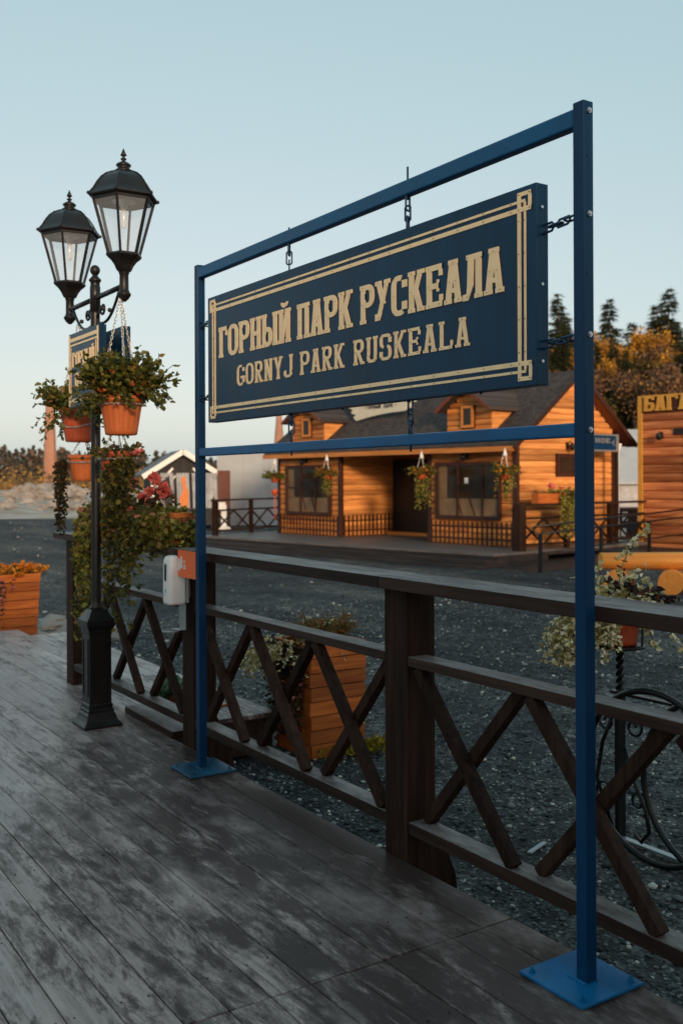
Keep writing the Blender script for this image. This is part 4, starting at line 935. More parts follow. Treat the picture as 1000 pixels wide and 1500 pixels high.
def lantern(y, spot):
    # the lantern is one part of the lamp; its roof, frame, panes and bulb are sub-parts
    mb = MB(); c = (0, y, 0)
    mb.lathe([(0.010, 2.700), (0.026, 2.715), (0.040, 2.735), (0.043, 2.748), (0.034, 2.758), (0.0285, 2.775), (0.0275, 2.865), (0.032, 2.872), (0.032, 2.888), (0.036, 2.894)], 18, c)
    H6 = R(30-33)                      # a face of the hexagon looks roughly at the viewer
    mb.lathe([(0.044, 2.886), (0.052, 2.900), (0.062, 2.922), (0.082, 2.948), (0.104, 2.966), (0.114, 2.978), (0.112, 2.990), (0.100, 2.994)], 6, c, H6, False)
    lan = mb.build('lantern', 'iron', lp, 0.0015)
    tb, tt, rb, rt = 2.994, 3.325, 0.098, 0.192
    mb = MB()
    for k_ in range(6):
        a = H6+k_*math.pi/3; mb.bar((rb*math.cos(a), y+rb*math.sin(a), tb-0.004), (rt*math.cos(a), y+rt*math.sin(a), tt), 0.013, 0.016, (-math.sin(a), math.cos(a), 0))
        b = a+math.pi/3
        mb.bar(((rt-0.004)*math.cos(a), y+(rt-0.004)*math.sin(a), tt-0.010), ((rt-0.004)*math.cos(b), y+(rt-0.004)*math.sin(b), tt-0.010), 0.010, 0.018, (math.cos((a+b)/2), math.sin((a+b)/2), 0))
    mb.build('frame', 'iron', lan)
    mb = MB()
    for k_ in range(6):
        a = H6+k_*math.pi/3; b = a+math.pi/3; i1, i2 = rb-0.006, rt-0.007
        v = [(i1*math.cos(a), y+i1*math.sin(a), tb), (i1*math.cos(b), y+i1*math.sin(b), tb), (i2*math.cos(b), y+i2*math.sin(b), tt-0.02), (i2*math.cos(a), y+i2*math.sin(a), tt-0.02)]
        mb.add(v, [(0, 1, 2, 3)], 0.5)
    mb.build('panes', 'glass', lan, fix=False)
    mb = MB(); pf = [(0.202, 3.322), (0.222, 3.330), (0.222, 3.338), (0.206, 3.352), (0.190, 3.372), (0.165, 3.415), (0.140, 3.448), (0.108, 3.474), (0.070, 3.490), (0.050, 3.496)]
    mb.lathe(pf, 6, c, H6, False); mb.lathe([(0.192, 3.318), (0.198, 3.324)], 6, c, H6, False)
    for k_ in range(6):
        a = H6+k_*math.pi/3; mb.tube([(r_*math.cos(a), y+r_*math.sin(a), z+0.002) for r_, z in pf[2:]], 0.0045, 6)
        mb.lathe([(0.002, -0.006), (0.009, 0), (0.006, 0.010), (0.0, 0.016)], 8, (0.222*math.cos(a), y+0.222*math.sin(a), 3.336))
    roof = mb.build('roof', 'iron', lan)
    mb = MB(); mb.lathe([(0.052, 3.494), (0.054, 3.504), (0.040, 3.512), (0.034, 3.522), (0.046, 3.532), (0.046, 3.540), (0.030, 3.552), (0.014, 3.558), (0.010, 3.566), (0.018, 3.572), (0.018, 3.578), (0.008, 3.584), (0.008, 3.592), (0.020, 3.597), (0.012, 3.615), (0.001, 3.642)], 14, c); mb.build('finial', 'iron', lan)
    mb = MB(); mb.lathe([(0.075, 3.316), (0.075, 3.310), (0.030, 3.308), (0.030, 3.290), (0.018, 3.288), (0.018, 3.262), (0.0, 3.262)], 14, c); mb.build('bulb_socket', 'steel', lan)
    mb = MB(); mb.lathe([(0.015, 3.262), (0.018, 3.24), (0.018, 3.165), (0.012, 3.150), (0.0, 3.145)], 12, c); mb.build('bulb', 'bulb', lan)
lantern(-0.52, 0); lantern(0.52, 1)
# small two-sided board on the pole
sb = thing('lamp_post_sign', 'small navy two-sided board with gold lettering clamped to the lamp post', 'sign', (LX, 6.27, 2.33))
for sx, x0, x1 in ((-1, -0.112, -0.062), (1, 0.045, 0.095)):
    mb = MB(); mb.box(x0, x1, -0.29, 0.29, -0.245, 0.245, 0.5); p = mb.build('panel', 'board', sb, 0.002)
    fs = (lambda u, v, d: (-0.112-d, -u, v)) if sx < 0 else (lambda u, v, d: (0.095+d, u, v))
    mb = MB()
    for a0, a1, b0, b1, dd in ((-.285, -.262, -.235, .235, .003), (.262, .285, -.235, .235, .003), (-.26, .26, .188, .212, .003), (-.26, .26, .160, .172, .0032), (-.26, .26, -.212, -.188, .003), (-.245, -.238, -.18, .155, .003), (.238, .245, -.18, .155, .003)):
        mb.prism([(a0, b0), (a1, b0), (a1, b1), (a0, b1)], fs, 0.0005, dd, 0.5)
    word(mb, 'ГОРНЫЙ', -0.215, 0.215, 0.02, 0.115, fs, 0.004, t=0.30, h=0.15, o=0.05, st=0.11, gap=0.12, wide={'Ы': 1.38})
    word(mb, 'ПАРК', -0.16, 0.16, -0.12, -0.02, fs, 0.004, t=0.30, h=0.15, o=0.05, st=0.11, gap=0.12)
    mb.build('lettering', 'gold', p)
mb = MB(); mb.box(-0.060, 0.043, -0.02, 0.02, 0.12, 0.16); mb.box(-0.060, 0.043, -0.02, 0.02, -0.16, -0.12); mb.build('clamp', 'black', sb)

# ---------------- hanging pots
def pot_mesh(mb, r1, r0, h, z0, c=(0, 0)):
    fl = lambda th, z: 1-(0.045*(1-abs(math.sin(th*9))**0.6)*math.sin(math.pi*min(1, max(0, (z-z0)/h/0.84))) if z < z0+h*0.82 else 0)
    prof = [(r0*0.9, z0), (r0, z0+0.004)]+[(r0+(r1*0.94-r0)*t, z0+h*t) for t in (0.1, 0.25, 0.45, 0.65, 0.78, 0.84)]+[(r1*0.97, z0+h*0.85), (r1, z0+h*0.875), (r1, z0+h), (r1*0.93, z0+h), (r1*0.90, z0+h*0.88)]
    mb.lathe(prof, 108, (c[0], c[1], 0), rad=fl, cap=False); mb.lathe([(r0*0.9, z0), (0.001, z0)], 20, (c[0], c[1], 0), cap=False); mb.lathe([(r1*0.905, z0+h*0.9), (0.001, z0+h*0.92)], 20, (c[0], c[1], 0), cap=False)
def hang_chains(name, r, zrim, ztop, parent, n=3, ph=0.6, belt=None):
    for k_ in range(n):
        a = ph+k_*2*math.pi/n; mb = MB(); chain(mb, (r*math.cos(a), r*math.sin(a), zrim), (0.006*math.cos(a), 0.006*math.sin(a), ztop), 0.019, 0.0020, 0.0062, twist0=k_*0.5); mb.build('chain', 'chain_zinc', parent, fix=False)
    if belt is not None:
        zb, rb_, sg = belt; mb = MB(); N = 12
        for k_ in range(N):
            a0, a1 = 2*math.pi*k_/N, 2*math.pi*(k_+1)/N
            zz = lambda a: zb-sg*abs(math.sin((a-ph)*n/2))
            chain(mb, (rb_*math.cos(a0), rb_*math.sin(a0), zz(a0)), (rb_*math.cos(a1), rb_*math.sin(a1), zz(a1)), 0.019, 0.0020, 0.0062)
        mb.build('chain_belt', 'chain_zinc', parent, fix=False)
# right-hand (nearer) upper pot
Yn, Yf = LY-0.52, LY+0.52
pt = thing('hanging_flower_pot', 'upper orange pot with bushy dark green plant hung by zinc chains from the nearer lantern', 'hanging pot', (LX-0.022, Yn, 1.88), 0, 'pots hanging from the street lamp')
mb = MB(); pot_mesh(mb, 0.142, 0.096, 0.235, 0.0); mb.build('pot', 'terracotta', pt)
hang_chains('c', 0.146, 0.195, 0.835, pt, 3, 0.35, (0.185, 0.144, 0.0))
c = (0, 0, 0.22)
pa, P, D = stems(c, 300, (0.10, 0.32), 0.8, 1.25, 0.5, 26, 0.02, 5, 0.11, (0.05, 0.02, 0))
pb, P2, D2 = stems(c, 44, (0.18, 0.29), 0.9, 1.0, 1.4, 24, 0.02, 6, 0.10, (0.45, -0.55, 0.1)); P = np.vstack([P, P2]); D = np.vstack([D, D2])
pc, P3, D3 = stems(c, 34, (0.22, 0.36), 0.9, 0.45, 1.5, 24, 0.02, 16, 0.10, (-0.5, 0.3, 0.0)); P = np.vstack([P, P3]); D = np.vstack([D, D3])
leaf_object('foliage', P, D, 0.040*(0.5+0.8*nrg.random(len(P))), 'leaf_lamp', pt, 0.62); stem_mesh('stems', pa+pb+pc, 0.0022, 'stem', pt)
def blossoms(name, centers, r, mat, parent, n=9):
    P, D = [], []
    for c_ in centers:
        for k_ in range(n):
            a = rng.uniform(0, 6.28); e = Vector((math.cos(a), math.sin(a), rng.uniform(-0.4, 0.8))); P.append(Vector(c_)+e*r*0.1); D.append(e)
    return leaf_object(name, np.array(P), np.array(D), r, mat, parent, 0.95)
blossoms('flower', [(-0.12, -0.16, 0.37), (0.01, -0.14, 0.40), (0.02, -0.13, 0.38), (0.05, -0.19, 0.24), (-0.02, -0.2, 0.3), (-0.16, -0.1, 0.26), (-0.21, 0.0, 0.35)], 0.026, 'petal_dorange', pt)
# far upper pot
pt = thing('hanging_flower_pot', 'upper orange pot with small leaved trailing plant hung by zinc chains from the farther lantern', 'hanging pot', (LX+0.065, Yf, 1.875), 0, 'pots hanging from the street lamp')
mb = MB(); pot_mesh(mb, 0.140, 0.096, 0.235, 0.0); mb.build('pot', 'terracotta2', pt)
hang_chains('c', 0.144, 0.16, 0.84, pt, 3, 0.9, (0.14, 0.132, 0.045))
pa, P, D = stems((0, 0, 0.21), 230, (0.10, 0.30), 1.0, 1.0, 0.6, 22, 0.02, 8, 0.11)
pb, P2, D2 = stems((0, 0, 0.21), 16, (0.26, 0.40), 1.1, 0.35, 1.6, 22, 0.02, 9, 0.10, (-0.5, 0.30, -0.1)); P = np.vstack([P, P2]); D = np.vstack([D, D2])
leaf_object('foliage', P, D, 0.036*(0.5+0.8*nrg.random(len(P))), 'leaf_lamp', pt, 0.62); stem_mesh('stems', pa+pb, 0.0022, 'stem', pt)
blossoms('flower', [(-0.10, -0.02, 0.36), (-0.06, -0.05, 0.37), (0.0, -0.1, 0.33)], 0.028, 'petal_dorange', pt)
# far lower pot with one thick hanging rope of dark leaves
pt = thing('hanging_flower_pot', 'lower orange pot with a thick rope of dark leaves, hung under the farther upper pot', 'hanging pot', (LX+0.10, Yf, 1.60), 0, 'pots hanging from the street lamp')
mb = MB(); pot_mesh(mb, 0.118, 0.082, 0.185, 0.0); mb.build('pot', 'terracotta', pt)
hang_chains('c', 0.121, 0.14, 0.32, pt, 3, 0.9, (0.14, 0.116, 0.012))
st = [(-0.145+rng.gauss(0, .016), 0.03+rng.gauss(0, .02), 0.17+rng.uniform(-.01, .02), rng.uniform(0.30, 0.56), -0.5, 0.1) for _ in range(22)]
pa, P, D = strands(st, 5, 21, 0.012); st = [(0.03+rng.gauss(0, .05), -0.05, 0.16, rng.uniform(.30, .40), .2, -1.0) for _ in range(0)]
leaf_object('foliage', P, D, 0.026*(0.6+0.7*nrg.random(len(P))), 'leaf_dvine', pt, 0.75); stem_mesh('stems', pa, 0.0015, 'stem', pt)
pa, P, D = strands([(0.0, -0.03, 0.0, 0.22, 0, 0), (0.03, -0.03, 0.0, 0.14, 0, 0), (0.065, -0.03, 0.0, 0.20, 0, 0), (0.07, -0.02, 0.0, 0.17, 0, 0)], 2, 22, 0.01)
leaf_object('trailing_stems', P, D, 0.020, 'leaf_dvine', pt, 0.8)
# near lower pot overgrown by long trailing vine
pt = thing('hanging_flower_pot', 'lower orange pot almost hidden by a long curtain of trailing vine, nearer side of lamp', 'hanging pot', (LX-0.045, Yn, 1.58), 0, 'pots hanging from the street lamp')
mb = MB(); pot_mesh(mb, 0.118, 0.080, 0.20, 0.0); mb.build('pot', 'terracotta2', pt)
hang_chains('c', 0.121, 0.16, 0.36, pt, 3, 0.35, (0.155, 0.117, 0.0))
st = []
for k_ in range(84):
    a = rng.uniform(2.7, 5.0); q = rng.uniform(0.07, 0.125); lx = q*math.cos(a)*0.8+0.02; ly = q*math.sin(a)*0.9
    st.append((lx, ly, 0.20+rng.uniform(-.03, .05), (rng.uniform(0.55, 1.06) if k_ % 3 == 0 else rng.uniform(0.15, 0.62)), math.cos(a)*0.15, math.sin(a)*0.5))
pa, P, D = strands(st, 4, 23, 0.016)
pb, P2, D2 = stems((0, 0, 0.18), 30, (0.07, 0.15), 1.2, 0.7, 1.0, 16, 0.02, 24, 0.09, (-0.7, -0.5, 0)); P = np.vstack([P, P2]); D = np.vstack([D, D2])
leaf_object('foliage', P, D, 0.034*(0.4+0.9*nrg.random(len(P))), 'leaf_vine', pt, 0.85); stem_mesh('stems', pa+pb, 0.0016, 'stem', pt)
blossoms('flower', [(0.045, -0.125, 0.19), (0.07, -0.12, 0.185), (0.10, -0.10, 0.20), (0.02, -0.14, -0.15), (0.06, -0.13, -0.19)], 0.026, 'petal_pink', pt)

# box planter standing on the handrail, pink begonias and trailing vine
bx = thing('rail_planter', 'orange slatted planter box on the handrail overflowing with yellow green vine and coral begonias', 'planter', (2.54, 6.50, 1.196))
mb = MB()
for z in (0.005, 0.075, 0.145): mb.box(-0.095, -0.075, -0.86, 0.86, z, z+0.062); mb.box(0.075, 0.095, -0.86, 0.86, z, z+0.062); mb.box(-0.074, 0.074, -0.86, -0.84, z, z+0.062); mb.box(-0.074, 0.074, 0.84, 0.86, z, z+0.062)
mb.build('box', 'crate', bx, 0.002)
mb = MB(); mb.box(-0.073, 0.073, -0.83, 0.83, 0.01, 0.17); mb.build('soil', 'soil', bx)
st = []
for k_ in range(230):
    yy = rng.choice([rng.uniform(-0.84, -0.05), rng.uniform(-0.84, -0.05), rng.uniform(0.42, 0.72)]); L_ = 0.08+rng.random()*0.12 if yy < -0.40 else (rng.uniform(0.24, 0.55) if k_ % 3 == 0 else 0.16); 
    if yy > 0.4: L_ = rng.uniform(0.4, 0.95)
    st.append((rng.uniform(-0.105, -0.07), yy, 0.19+rng.uniform(-.02, .03), L_, -1.0, 0))
for k_ in range(110): st.append((rng.uniform(-0.125, -0.085), rng.uniform(-0.88, -0.25), 0.20+rng.uniform(-.04, .03), rng.choice([0.10, 0.14, 0.2, 0.24]), -0.6, 0))
for k_ in range(40): st.append((rng.uniform(-.09, .09), -0.87-rng.random()*.02, 0.18, rng.uniform(.1, .3), 0, -1.0))
pa, P, D = strands(st, 3, 31, 0.02)
pb, P2, D2 = stems((0, 0, 0.17), 220, (0.06, 0.14), 1.0, 0.7, 1.0, 14, 0.02, 32, 0.0, (0, 0, 0)); sh = nrg.uniform(-0.84, 0.86, 220); P2 = P2+0; k2 = len(P2)//220
P2[:, 1] += np.repeat(sh, k2)[:len(P2)] if len(np.repeat(sh, k2)) >= len(P2) else np.resize(np.repeat(sh, max(1, k2)), len(P2)); P = np.vstack([P, P2]); D = np.vstack([D, D2])
leaf_object('foliage', P, D, 0.036*(0.5+0.8*nrg.random(len(P))), 'leaf_box', bx, 0.95); stem_mesh('stems', pa, 0.0016, 'stem', bx)
begs = [(-0.05, -0.52, 0.42, 0.046), (-0.02, -0.58, 0.345, 0.052), (-0.06, -0.46, 0.335, 0.036), (-0.05, -0.30, 0.30, 0.034), (-0.04, -0.40, 0.27, 0.034), (0.0, -0.20, 0.30, 0.028), (0.0, -0.06, 0.40, 0.026), (0.0, 0.0, 0.36, 0.024)]
for x, y, z, r_ in begs:
    P, D = [], []
    for k_ in range(34):
        u = nrg.normal(size=3); u /= np.linalg.norm(u); P.append(np.array((x, y, z))+u*r_*0.35*nrg.random()); D.append(u)
    leaf_object('begonia_flower', np.array(P), np.array(D), r_*0.85, 'petal_pink', bx, 1.15, curl=0.6)
pa = [[(0.0, -0.48, 0.15), (-0.02, -0.50, 0.3), (-0.05, -0.52, 0.41)], [(0, -0.52, 0.15), (-0.02, -0.58, 0.33)], [(0, -0.44, 0.15), (-0.05, -0.46, 0.32)], [(0, -0.33, .15), (-.04, -.31, .29)]]
stem_mesh('begonia_stems', pa, 0.004, 'terracotta2', bx)
P = [(0.0+rng.gauss(0, .04), rng.uniform(-0.6, -0.1), 0.22+rng.random()*0.15) for _ in range(46)]; P = np.array(P)
leaf_object('begonia_leaves', P, nrg.normal(size=P.shape), 0.075*(0.5+0.6*nrg.random(len(P))), 'leaf_dvine', bx, 0.8)

# ================================================================== CRATE PLANTERS ON THE GRAVEL
def crate(mb, w, d, h, n, taper=0.0, ax='x', th=0.022):
    bh = h/n
    for i in range(n):
        z0, z1 = i*bh+0.003, (i+1)*bh-0.003; f = 1-taper*(1-(i+0.5)/n); pr = 0.006 if i % 2 else 0.0
        a, b = w/2*f+pr, d/2*f+(0.006-pr)
        mb.box(-a, a, -b, -b+th, z0, z1); mb.box(-a, a, b-th, b, z0, z1); mb.box(-a, -a+th, -b+th+.001, b-th-.001, z0, z1); mb.box(a-th, a, -b+th+.001, b-th-.001, z0, z1)
cp = thing('crate_planter', 'orange slatted planter with autumn bush, pale foliage and pink daisies, behind the railing', 'planter', (3.73, 5.99, G), R(1))
mb = MB(); crate(mb, 0.46, 0.48, 0.78, 8, 0.05); mb.build('crate', 'crate', cp, 0.003)
mb = MB(); mb.box(-0.20, 0.20, -0.2, 0.2, 0.1, 0.73); mb.build('soil', 'soil', cp)
pa, P, D = stems((0.02, 0, 0.74), 190, (0.14, 0.25), 0.9, 0.9, 0.2, 18, 0.02, 41, 0.12, (0, 0, 0), 0.2); leaf_object('foliage', P, D, 0.020*(0.6+0.8*nrg.random(len(P))), 'leaf_bush', cp, 0.6); stem_mesh('stems', pa, 0.0014, 'stem', cp)
pa, P, D = stems((-0.20, 0.10, 0.72), 120, (0.14, 0.40), 1.0, 0.45, 1.6, 22, 0.02, 42, 0.14, (-0.8, 0.35, 0)); leaf_object('variegated_foliage', P, D, 0.030*(0.6+0.7*nrg.random(len(P))), 'leaf_var', cp, 0.6); stem_mesh('variegated_stems', pa, 0.002, 'stem', cp)
st = [(-0.25-rng.random()*.03, rng.uniform(-0.22, 0.24), 0.78+rng.random()*.05, rng.uniform(0.25, 0.72), -0.3, -0.1) for _ in range(60)]  # trailing growth, kept dense and dark to stand in for this side's shade
pb, P, D = strands(st, 4, 43, 0.02); leaf_object('trailing_leaves', P, D, 0.030, 'leaf_dvine', cp, 0.7)
cs = [tuple(P[i]+np.array((-0.012, -0.012, 0))) for i in nrg.integers(0, len(P), 70) if P[i][1] < 0.05]; blossoms('pink_flower', cs, 0.016, 'petal_rose', cp, 7)
P = [(3.92+rng.gauss(0, .16), 5.68+rng.gauss(0, .06), G+0.02+rng.random()*.05) for _ in range(420)]; P = np.array(P); D = nrg.normal(size=P.shape); D[:, 2] = 1.2
tag(leaf_object('weeds', P, D, 0.045, 'grass', None, 0.3), kind='stuff')
cp = thing('crate_planter', 'orange slatted planter full of orange pansies, at the left past the boardwalk end', 'planter', (3.16, 12.0, G), R(4))
mb = MB(); crate(mb, 0.56, 0.50, 0.82, 8, 0.14); mb.build('crate', 'crate', cp, 0.003)
mb = MB(); mb.box(-0.22, 0.22, -0.2, 0.2, 0.1, 0.77); mb.build('soil', 'soil', cp)
pa, P, D = stems((0.07, 0, 0.78), 90, (0.08, 0.22), 1.1, 0.7, 0.6, 12, 0.02, 44, 0.2); leaf_object('foliage', P, D, 0.04, 'leaf_lamp', cp, 0.6); tips = [p[-1] for p in pa]
blossoms('pansy_flower', [tuple(t_) for t_ in tips]+[(rng.gauss(.07, .16), -0.2, 0.85+rng.random()*.1) for _ in range(14)], 0.040, 'petal_orange', cp, 7)
st = [(-0.20+rng.gauss(0, .06), -0.26, 0.80, rng.uniform(0.15, 0.6), 0, -1) for _ in range(16)]; pb, P, D = strands(st, 2, 45, 0.02); leaf_object('trailing_leaves', P, D, 0.03, 'leaf_dvine', cp, 0.7)
blossoms('pink_flower', [tuple(P[i]+np.array((0, -0.01, 0))) for i in nrg.integers(0, len(P), 60)], 0.024, 'petal_rose', cp, 7)
P = [(3.1+rng.uniform(-.35, .9), 11.2+rng.gauss(0, .12), G+0.01+rng.random()*.05) for _ in range(300)]; P = np.array(P); D = nrg.normal(size=P.shape); D[:, 2] = .6
tag(leaf_object('weeds', P, D, 0.05, 'grass', None, 0.3), kind='stuff')
# heap of broken stone beyond the boardwalk end
mb = MB()
for i in range(26): mb.blob((rng.uniform(3.45, 4.35), rng.uniform(11.4, 13.4), G+0.02), rng.uniform(0.05, 0.14), 1, 0.35, sq=(1.5, 1, 0.5))
mb.build('broken_stone', 'rock'); tag(bpy.data.objects['broken_stone'], kind='stuff')
# things lying on the side platform behind the railing
tg = thing('cabbage_plant', 'green and white ornamental cabbage lying on the platform behind the railing', 'plant', (2.95, 6.72, 0.0))
P, D = [], []
for k_ in range(70):
    a = rng.uniform(0, 6.28); e = rng.uniform(0.0, 1.3); P.append((0.03*math.cos(a), 0.03*math.sin(a), 0.05)); D.append((math.cos(a)*math.cos(e), math.sin(a)*math.cos(e), math.sin(e)))
leaf_object('leaves', P, D, 0.13*(0.6+0.5*nrg.random(70)), leafmat('cabbage_leaf', [(0, (0.06, 0.12, 0.05)), (0.6, (0.16, 0.26, 0.14)), (1, (0.45, 0.5, 0.42))]), tg, 1.0)
mb = MB(); mb.lathe([(0.05, 0.002), (0.07, 0.06), (0.066, 0.065)], 18); mb.build('pot', 'terracotta2', tg)
mb = MB(); mb.box(-0.16, 0.16, -0.012, 0.012, 0, 0.012); o = mb.build('wood_strip', 'crate'); o.location = (3.05, 6.35, 0.0); o.rotation_euler = (0, 0, R(12)); tag(o, 'short orange wood strip lying on the platform behind the railing', 'wood strip')
mb = MB(); mb.box(-0.09, 0.09, -0.012, 0.012, 0, 0.006); o = mb.build('pale_strip', 'grey_sheet'); o.location = (3.62, 3.72, G+0.012); o.rotation_euler = (0, 0, R(20)); tag(o, 'pale flat strip lying on the gravel behind the railing near the blue post', 'strip')

# ================================================================== WROUGHT IRON STAND
SX, SY = 4.06, 3.56
ws = thing('flower_stand', 'black wrought iron stand with twisted stem, rings and scrolls behind the railing', 'flower stand', (SX, SY, G))
mb = MB()
for z in np.arange(0.78, 1.02, 0.012):
    a = z*42; s_ = 0.021; mb.add([(s_*math.cos(a+k_*math.pi/2), s_*math.sin(a+k_*math.pi/2), z) for k_ in range(4)]+[(s_*math.cos(a+0.5+k_*math.pi/2), s_*math.sin(a+0.5+k_*math.pi/2), z+0.012) for k_ in range(4)], [(k_, (k_+1) % 4, 4+(k_+1) % 4, 4+k_) for k_ in range(4)], 0.5)
mb.build('twisted_stem', 'iron_dull', ws, fix=False)
mb = MB(); mb.box(-0.03, 0.03, -0.012, 0.012, 0.0, 0.78); mb.build('upright', 'iron_dull', ws, 0.003)
mb = MB(); mb.box(-0.022, 0.022, -1.6, 0.05, 0.775, 0.79); mb.build('upper_bar', 'iron_dull', ws, 0.002)
mb = MB(); mb.box(-0.02, 0.02, -1.6, 0.10, 0.02, 0.032); mb.build('lower_bar', 'grey_metal', ws, 0.002)
def ringy(mb, cy, cx, r, r_=0.016):
    mb.tube([(cx, cy+r*math.cos(a), 0.43+r*math.sin(a)) for a in [2*math.pi*k_/40 for k_ in range(40)]], r_, 7, closed=True)
for cx, cy in ((-0.11, -0.30), (-0.06, -0.62), (-0.11, -1.2)):
    mb = MB(); ringy(mb, cy, cx, 0.42); mb.build('ring', 'iron_dull', ws)
def spiral(mb, c, r, turns, ph, sg=1, rr_=0.008):
    mb.tube([(c[0], c[1]+r*(1-0.8*t)*math.cos(ph+sg*turns*6.283*t), c[2]+r*(1-0.8*t)*math.sin(ph+sg*turns*6.283*t)) for t in [k_/26 for k_ in range(27)]], rr_, 6)
mb = MB(); spiral(mb, (0.0, 0.10, 0.24), 0.07, 1.2, -1.2, 1); spiral(mb, (0.0, -0.12, 0.24), 0.07, 1.2, 4.3, -1); spiral(mb, (0, 0.09, 0.62), 0.06, 1.2, 1.2, -1); spiral(mb, (0, -0.09, 0.62), 0.06, 1.2, 1.9, 1)
mb.tube([(0, -0.03, 0.50), (-0.02, -0.10, 0.36), (-0.04, -0.20, 0.22), (-0.04, -0.22, 0.12), (-0.04, -0.17, 0.06), (-0.03, -0.12, 0.08)], 0.011, 7); mb.tube([(0, 0.03, 0.70), (0, 0.12, 0.5), (0, 0.16, 0.3), (0, 0.05, 0.05)], 0.011, 7)
mb.build('scroll', 'iron_dull', ws)
mb = MB(); mb.lathe([(0.10, 1.015), (0.128, 1.02), (0.128, 1.035), (0.10, 1.035)], 24); mb.tube([(0.128*math.cos(a), 0.128*math.sin(a), 1.20) for a in [2*math.pi*k_/24 for k_ in range(24)]], 0.006, 6, closed=True)
for a in (0.2, 1.8, 3.4, 5.0): mb.bar((0.122*math.cos(a), 0.122*math.sin(a), 1.03), (0.129*math.cos(a), 0.129*math.sin(a), 1.2), 0.022, 0.004, (-math.sin(a), math.cos(a), 0))
mb.build('pot_holder', 'iron_dull', ws)
vp = thing('potted_plant', 'orange pot of cream variegated foliage with a tall arching sprig, on the wrought iron stand', 'potted plant', (SX, SY, G+1.037))
mb = MB(); pot_mesh(mb, 0.118, 0.088, 0.20, 0.0); mb.build('pot', 'terracotta2', vp)
c = (-0.03, 0.02, 0.16)
pa, P, D = stems(c, 170, (0.14, 0.42), 0.55, 0.35, 2.2, 36, 0.02, 51, 0.09, (-1.0, 0.65, 0.0)); pb, P2, D2 = stems(c, 80, (0.10, 0.24), 0.9, 0.8, 0.9, 30, 0.02, 52, 0.08, (-0.6, 0.4, 0.1))
P = np.vstack([P, P2]); D = np.vstack([D, D2]); sprig = []
for tip, n in (((0.135, -0.055, 0.59), 60), ((0.15, -0.03, 0.38), 40), ((-0.05, 0.10, 0.42), 30), ((0.03, -0.08, 0.36), 40)):
    p0 = Vector((0, 0, 0.17)); p1 = Vector(tip); pts = [p0.lerp(p1, t)+Vector((0, 0, -0.10*math.sin(math.pi*t)*(-0.3)))-Vector((0.06, -0.04, 0))*math.sin(math.pi*t)*0.7 for t in [k_/12 for k_ in range(13)]]; sprig.append(pts)
    P2 = [pts[min(12, 2+int(rng.random()*11))]+Vector((rng.gauss(0, .012), rng.gauss(0, .012), rng.gauss(0, .015))) for _ in range(n)]; D2 = [(rng.gauss(0, 1), rng.gauss(0, 1), rng.gauss(0.5, .6)) for _ in range(n)]
    P = np.vstack([P, np.array(P2)]); D = np.vstack([D, np.array(D2)])
leaf_object('variegated_foliage', P, D, 0.030*(0.6+0.8*nrg.random(len(P))), 'leaf_var', vp, 0.65); stem_mesh('stems', pa+pb+sprig, 0.0018, 'stem', vp)
pa, P, D = stems((0.06, -0.04, 0.17), 70, (0.12, 0.27), 1.0, 0.9, 1.3, 12, 0.02, 53, 0.06, (0.7, -0.4, 0)); leaf_object('dark_leaves', P, D, 0.055*(0.5+0.7*nrg.random(len(P))), 'leaf_red', vp, 0.6); stem_mesh('dark_stems', pa, 0.002, 'stem', vp)

# ================================================================== LOG CABIN (local: x = into the house, y = along the front away, z up)
HO = (16.13, 17.25, 0.0); HR = R(7)
hs_ = thing('log_cabin', 'long orange log cabin with dark shingle roof, two dormers and a recessed porch', 'cabin', HO, HR)
def logs(mb, p0, p1, z0, z1, nrm, pitch=0.145, bulge=0.035, clip=None):
    """half-round siding from p0 to p1 (xy), outward normal nrm"""
    p0, p1, nn = Vector((*p0, 0)), Vector((*p1, 0)), Vector((*nrm, 0)); z = z0
    while z < z1-0.01:
        zt = min(z+pitch, z1); a, b = p0, p1
        if clip:
            u0, u1 = clip((z+zt)/2); 
            if u1-u0 < 0.03: z = zt; continue
            a, b = p0.lerp(p1, u0), p0.lerp(p1, u1)
        V = []
        for k_ in range(7):
            th = math.pi*k_/6; o = nn*(bulge*math.sin(th)**0.7); zz = z+(zt-z)*(0.5-0.5*math.cos(th)); V += [tuple(a+o+Vector((0, 0, zz))), tuple(b+o+Vector((0, 0, zz)))]
        mb.add(V, [(2*k_, 2*k_+1, 2*k_+3, 2*k_+2) for k_ in range(6)]+[(0, 1, 13, 12)]+[tuple(range(0, 14, 2)), tuple(range(1, 14, 2))[::-1]], None, False); z = zt
RS, RB, RE = 0.745, 2.1, 4.27          # roof slope, ridge x, ridge z
def roofz(x): return RE-RS*abs(x-RB)
DEP = 3.82; LEN = 9.12; PX = 2.06
mb = MB()
for p_, q_, z_, n_ in (((0, 0.0), (0, 2.75), 2.42, (-1, 0)), ((0, 6.32), (0, LEN), 2.42, (-1, 0)), ((PX, 2.76), (PX, 6.31), 2.6, (-1, 0)), ((DEP, 0), (DEP, LEN), 2.85, (1, 0))):
    mb = MB(); logs(mb, p_, q_, 0, z_, n_); mb.build('front_wall' if n_[0] < 0 else 'rear_wall', 'log', hs_)
cl = lambda z: (max(0, (RB-(RE-0.10-z)/RS)/DEP), min(1, (RB+(RE-0.10-z)/RS)/DEP))
